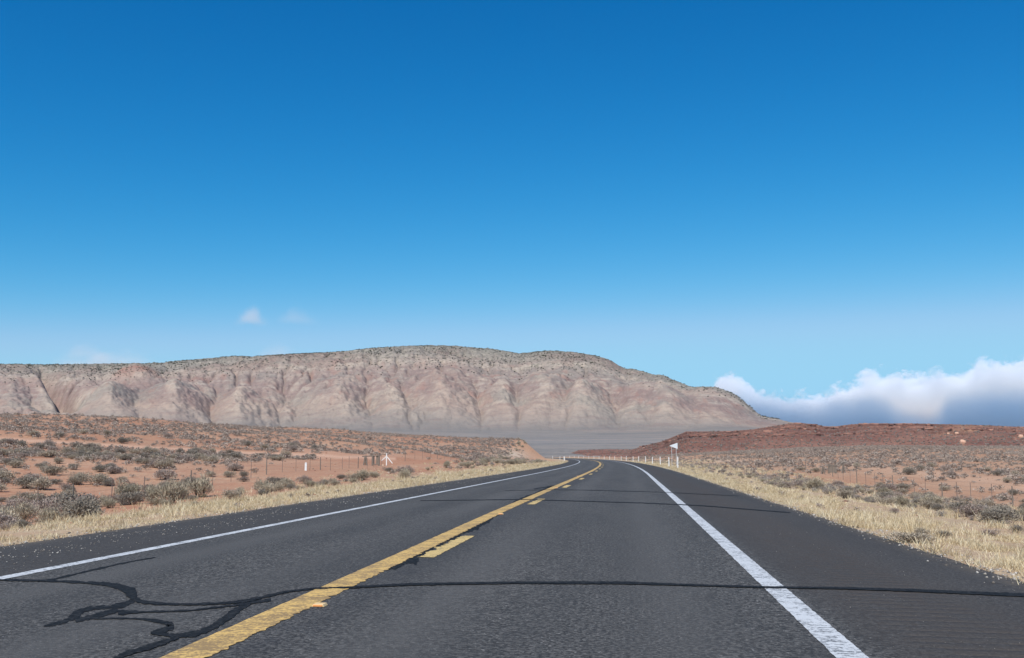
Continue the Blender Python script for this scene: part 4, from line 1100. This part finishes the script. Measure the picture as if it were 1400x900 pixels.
def cloud(name, u0, u1, v0, v1, dist, depth, m_, label=None, cat=None, group=None, kind=None, step=1.0):
    a0, _ = px_az(u0, 560.0); a1, _ = px_az(u1, 560.0); ac = float(a0+a1)/2
    wid = 2*dist*tan(float(a1-a0)/2)
    z0 = EYE+float(px_az((u0+u1)/2, v1)[1])*dist; z1 = EYE+float(px_az((u0+u1)/2, v0)[1])*dist
    b = MB(); b.box((0, 0, 0), (wid, depth, z1-z0))
    o = b.build(name, m_, None, (sin(ac)*(dist+depth/2), cos(ac)*(dist+depth/2), (z0+z1)/2), -ac)
    m_.cycles.volume_step_rate = step
    tag(o, label, cat, group, kind)
    return o
U0, U1, V0, V1 = 905, 1700, 468, 596
def tp(pts): return [((u-U0)/(U1-U0), (V1-v)/(V1-V0)) for u, v in pts]
bank = cloud_mat("cumulus_bank_vapour", .0050, tp([(905, 575), (925, 560), (945, 553), (970, 548), (984, 520), (1000, 504), (1018, 507), (1032, 518), (1045, 537), (1080, 540), (1115, 543), (1150, 540), (1190, 527), (1210, 516), (1235, 508), (1280, 513), (1330, 514), (1365, 510), (1385, 501), (1440, 499), (1550, 505), (1640, 520), (1700, 550)]), .0024, 1.0, soft=.055, base=.16, amp=.80, color=(.945, .968, .99))
cloud("cloud_bank", U0, U1, V0, V1, 23000, 2600, bank, "long bank of white billowing cloud low in the sky at right", "cloud", step=.07)
grey = cloud_mat("cloud_shade_vapour", .0036, tp([(905, 560), (930, 534), (970, 527), (1000, 521), (1020, 513), (1045, 517), (1090, 521), (1130, 524), (1180, 522), (1230, 520), (1275, 536), (1310, 540), (1340, 522), (1370, 516), (1420, 514), (1500, 520), (1700, 540)]), 0.0015, 4.0, soft=.5, base=.02, amp=.34, color=(.40, .575, .725))  # low-albedo body added ahead of the bank: its shade is in the colour
cloud("cloud_shade_layer", U0, U1, V0, 612, 19500, 1600, grey, "blue-grey cloud layer hanging in front of the white cloud bank's foot", "cloud", step=.2)
wisp = cloud_mat("thin_cloud_vapour", .00030, [(0, .1), (.25, .6), (.45, .85), (.7, .6), (1, .1)], .0026, 3.0, soft=.6, base=.25, edge=.4, amp=1.3)
G = "small faint clouds above the left end of the mountain"
for i, (u, v, w_, h2, lab) in enumerate([(341, 424, 44, 26, "brightest of the small faint clouds, higher than the mountain and left of centre"),
        (404, 424, 56, 26, "faint pinkish wisp of cloud just right of the brightest small cloud"),
        (380, 478, 74, 28, "low faint cloud resting on the mountain skyline beneath the other wisps"),
        (150, 488, 170, 30, "wide thin white cloud sitting on the far left skyline"),
        (112, 474, 64, 22, "greyish wisp of cloud above the wide thin cloud at left")]):
    mm = cloud_mat("thin_cloud_vapour", [.00075, .00026, .00050, .00080, .00034][i], [(0, .1), (.25, .6), (.45, .85), (.7, .6), (1, .1)], [.0030, .0026, .0024, .0018, .0026][i], 3.0+i*1.7, soft=.6, base=.22, edge=.42, amp=1.25)
    cloud("cloud", u-w_*.8, u+w_*.8, v-h2*.8, v+h2*.8, 20000, 1100, mm, lab, "cloud", G, step=1.0)

# ------------------------------------------------------------------ air
HZ = True
if HZ:
    hm = bpy.data.materials.new("air_haze"); hm.use_nodes = True; t = hm.node_tree; t.nodes.clear()
    out = t.nodes.new('ShaderNodeOutputMaterial'); pv = t.nodes.new('ShaderNodeVolumePrincipled'); t.links.new(pv.outputs[0], out.inputs['Volume'])
    pv.inputs['Color'].default_value = (.78, .88, 1, 1); pv.inputs['Density'].default_value = 5.0e-5; pv.inputs['Anisotropy'].default_value = .0
    b = MB(); b.box((0, 4500, 0), (26000, 13000, 0)); 
    ztop = float(np.max(Z))+25
    b = MB(); b.box((0, 4200, (ztop-7.0)/2), (27000, 15000, ztop+7.0))
    o = b.build("haze", hm); o["kind"] = "stuff"
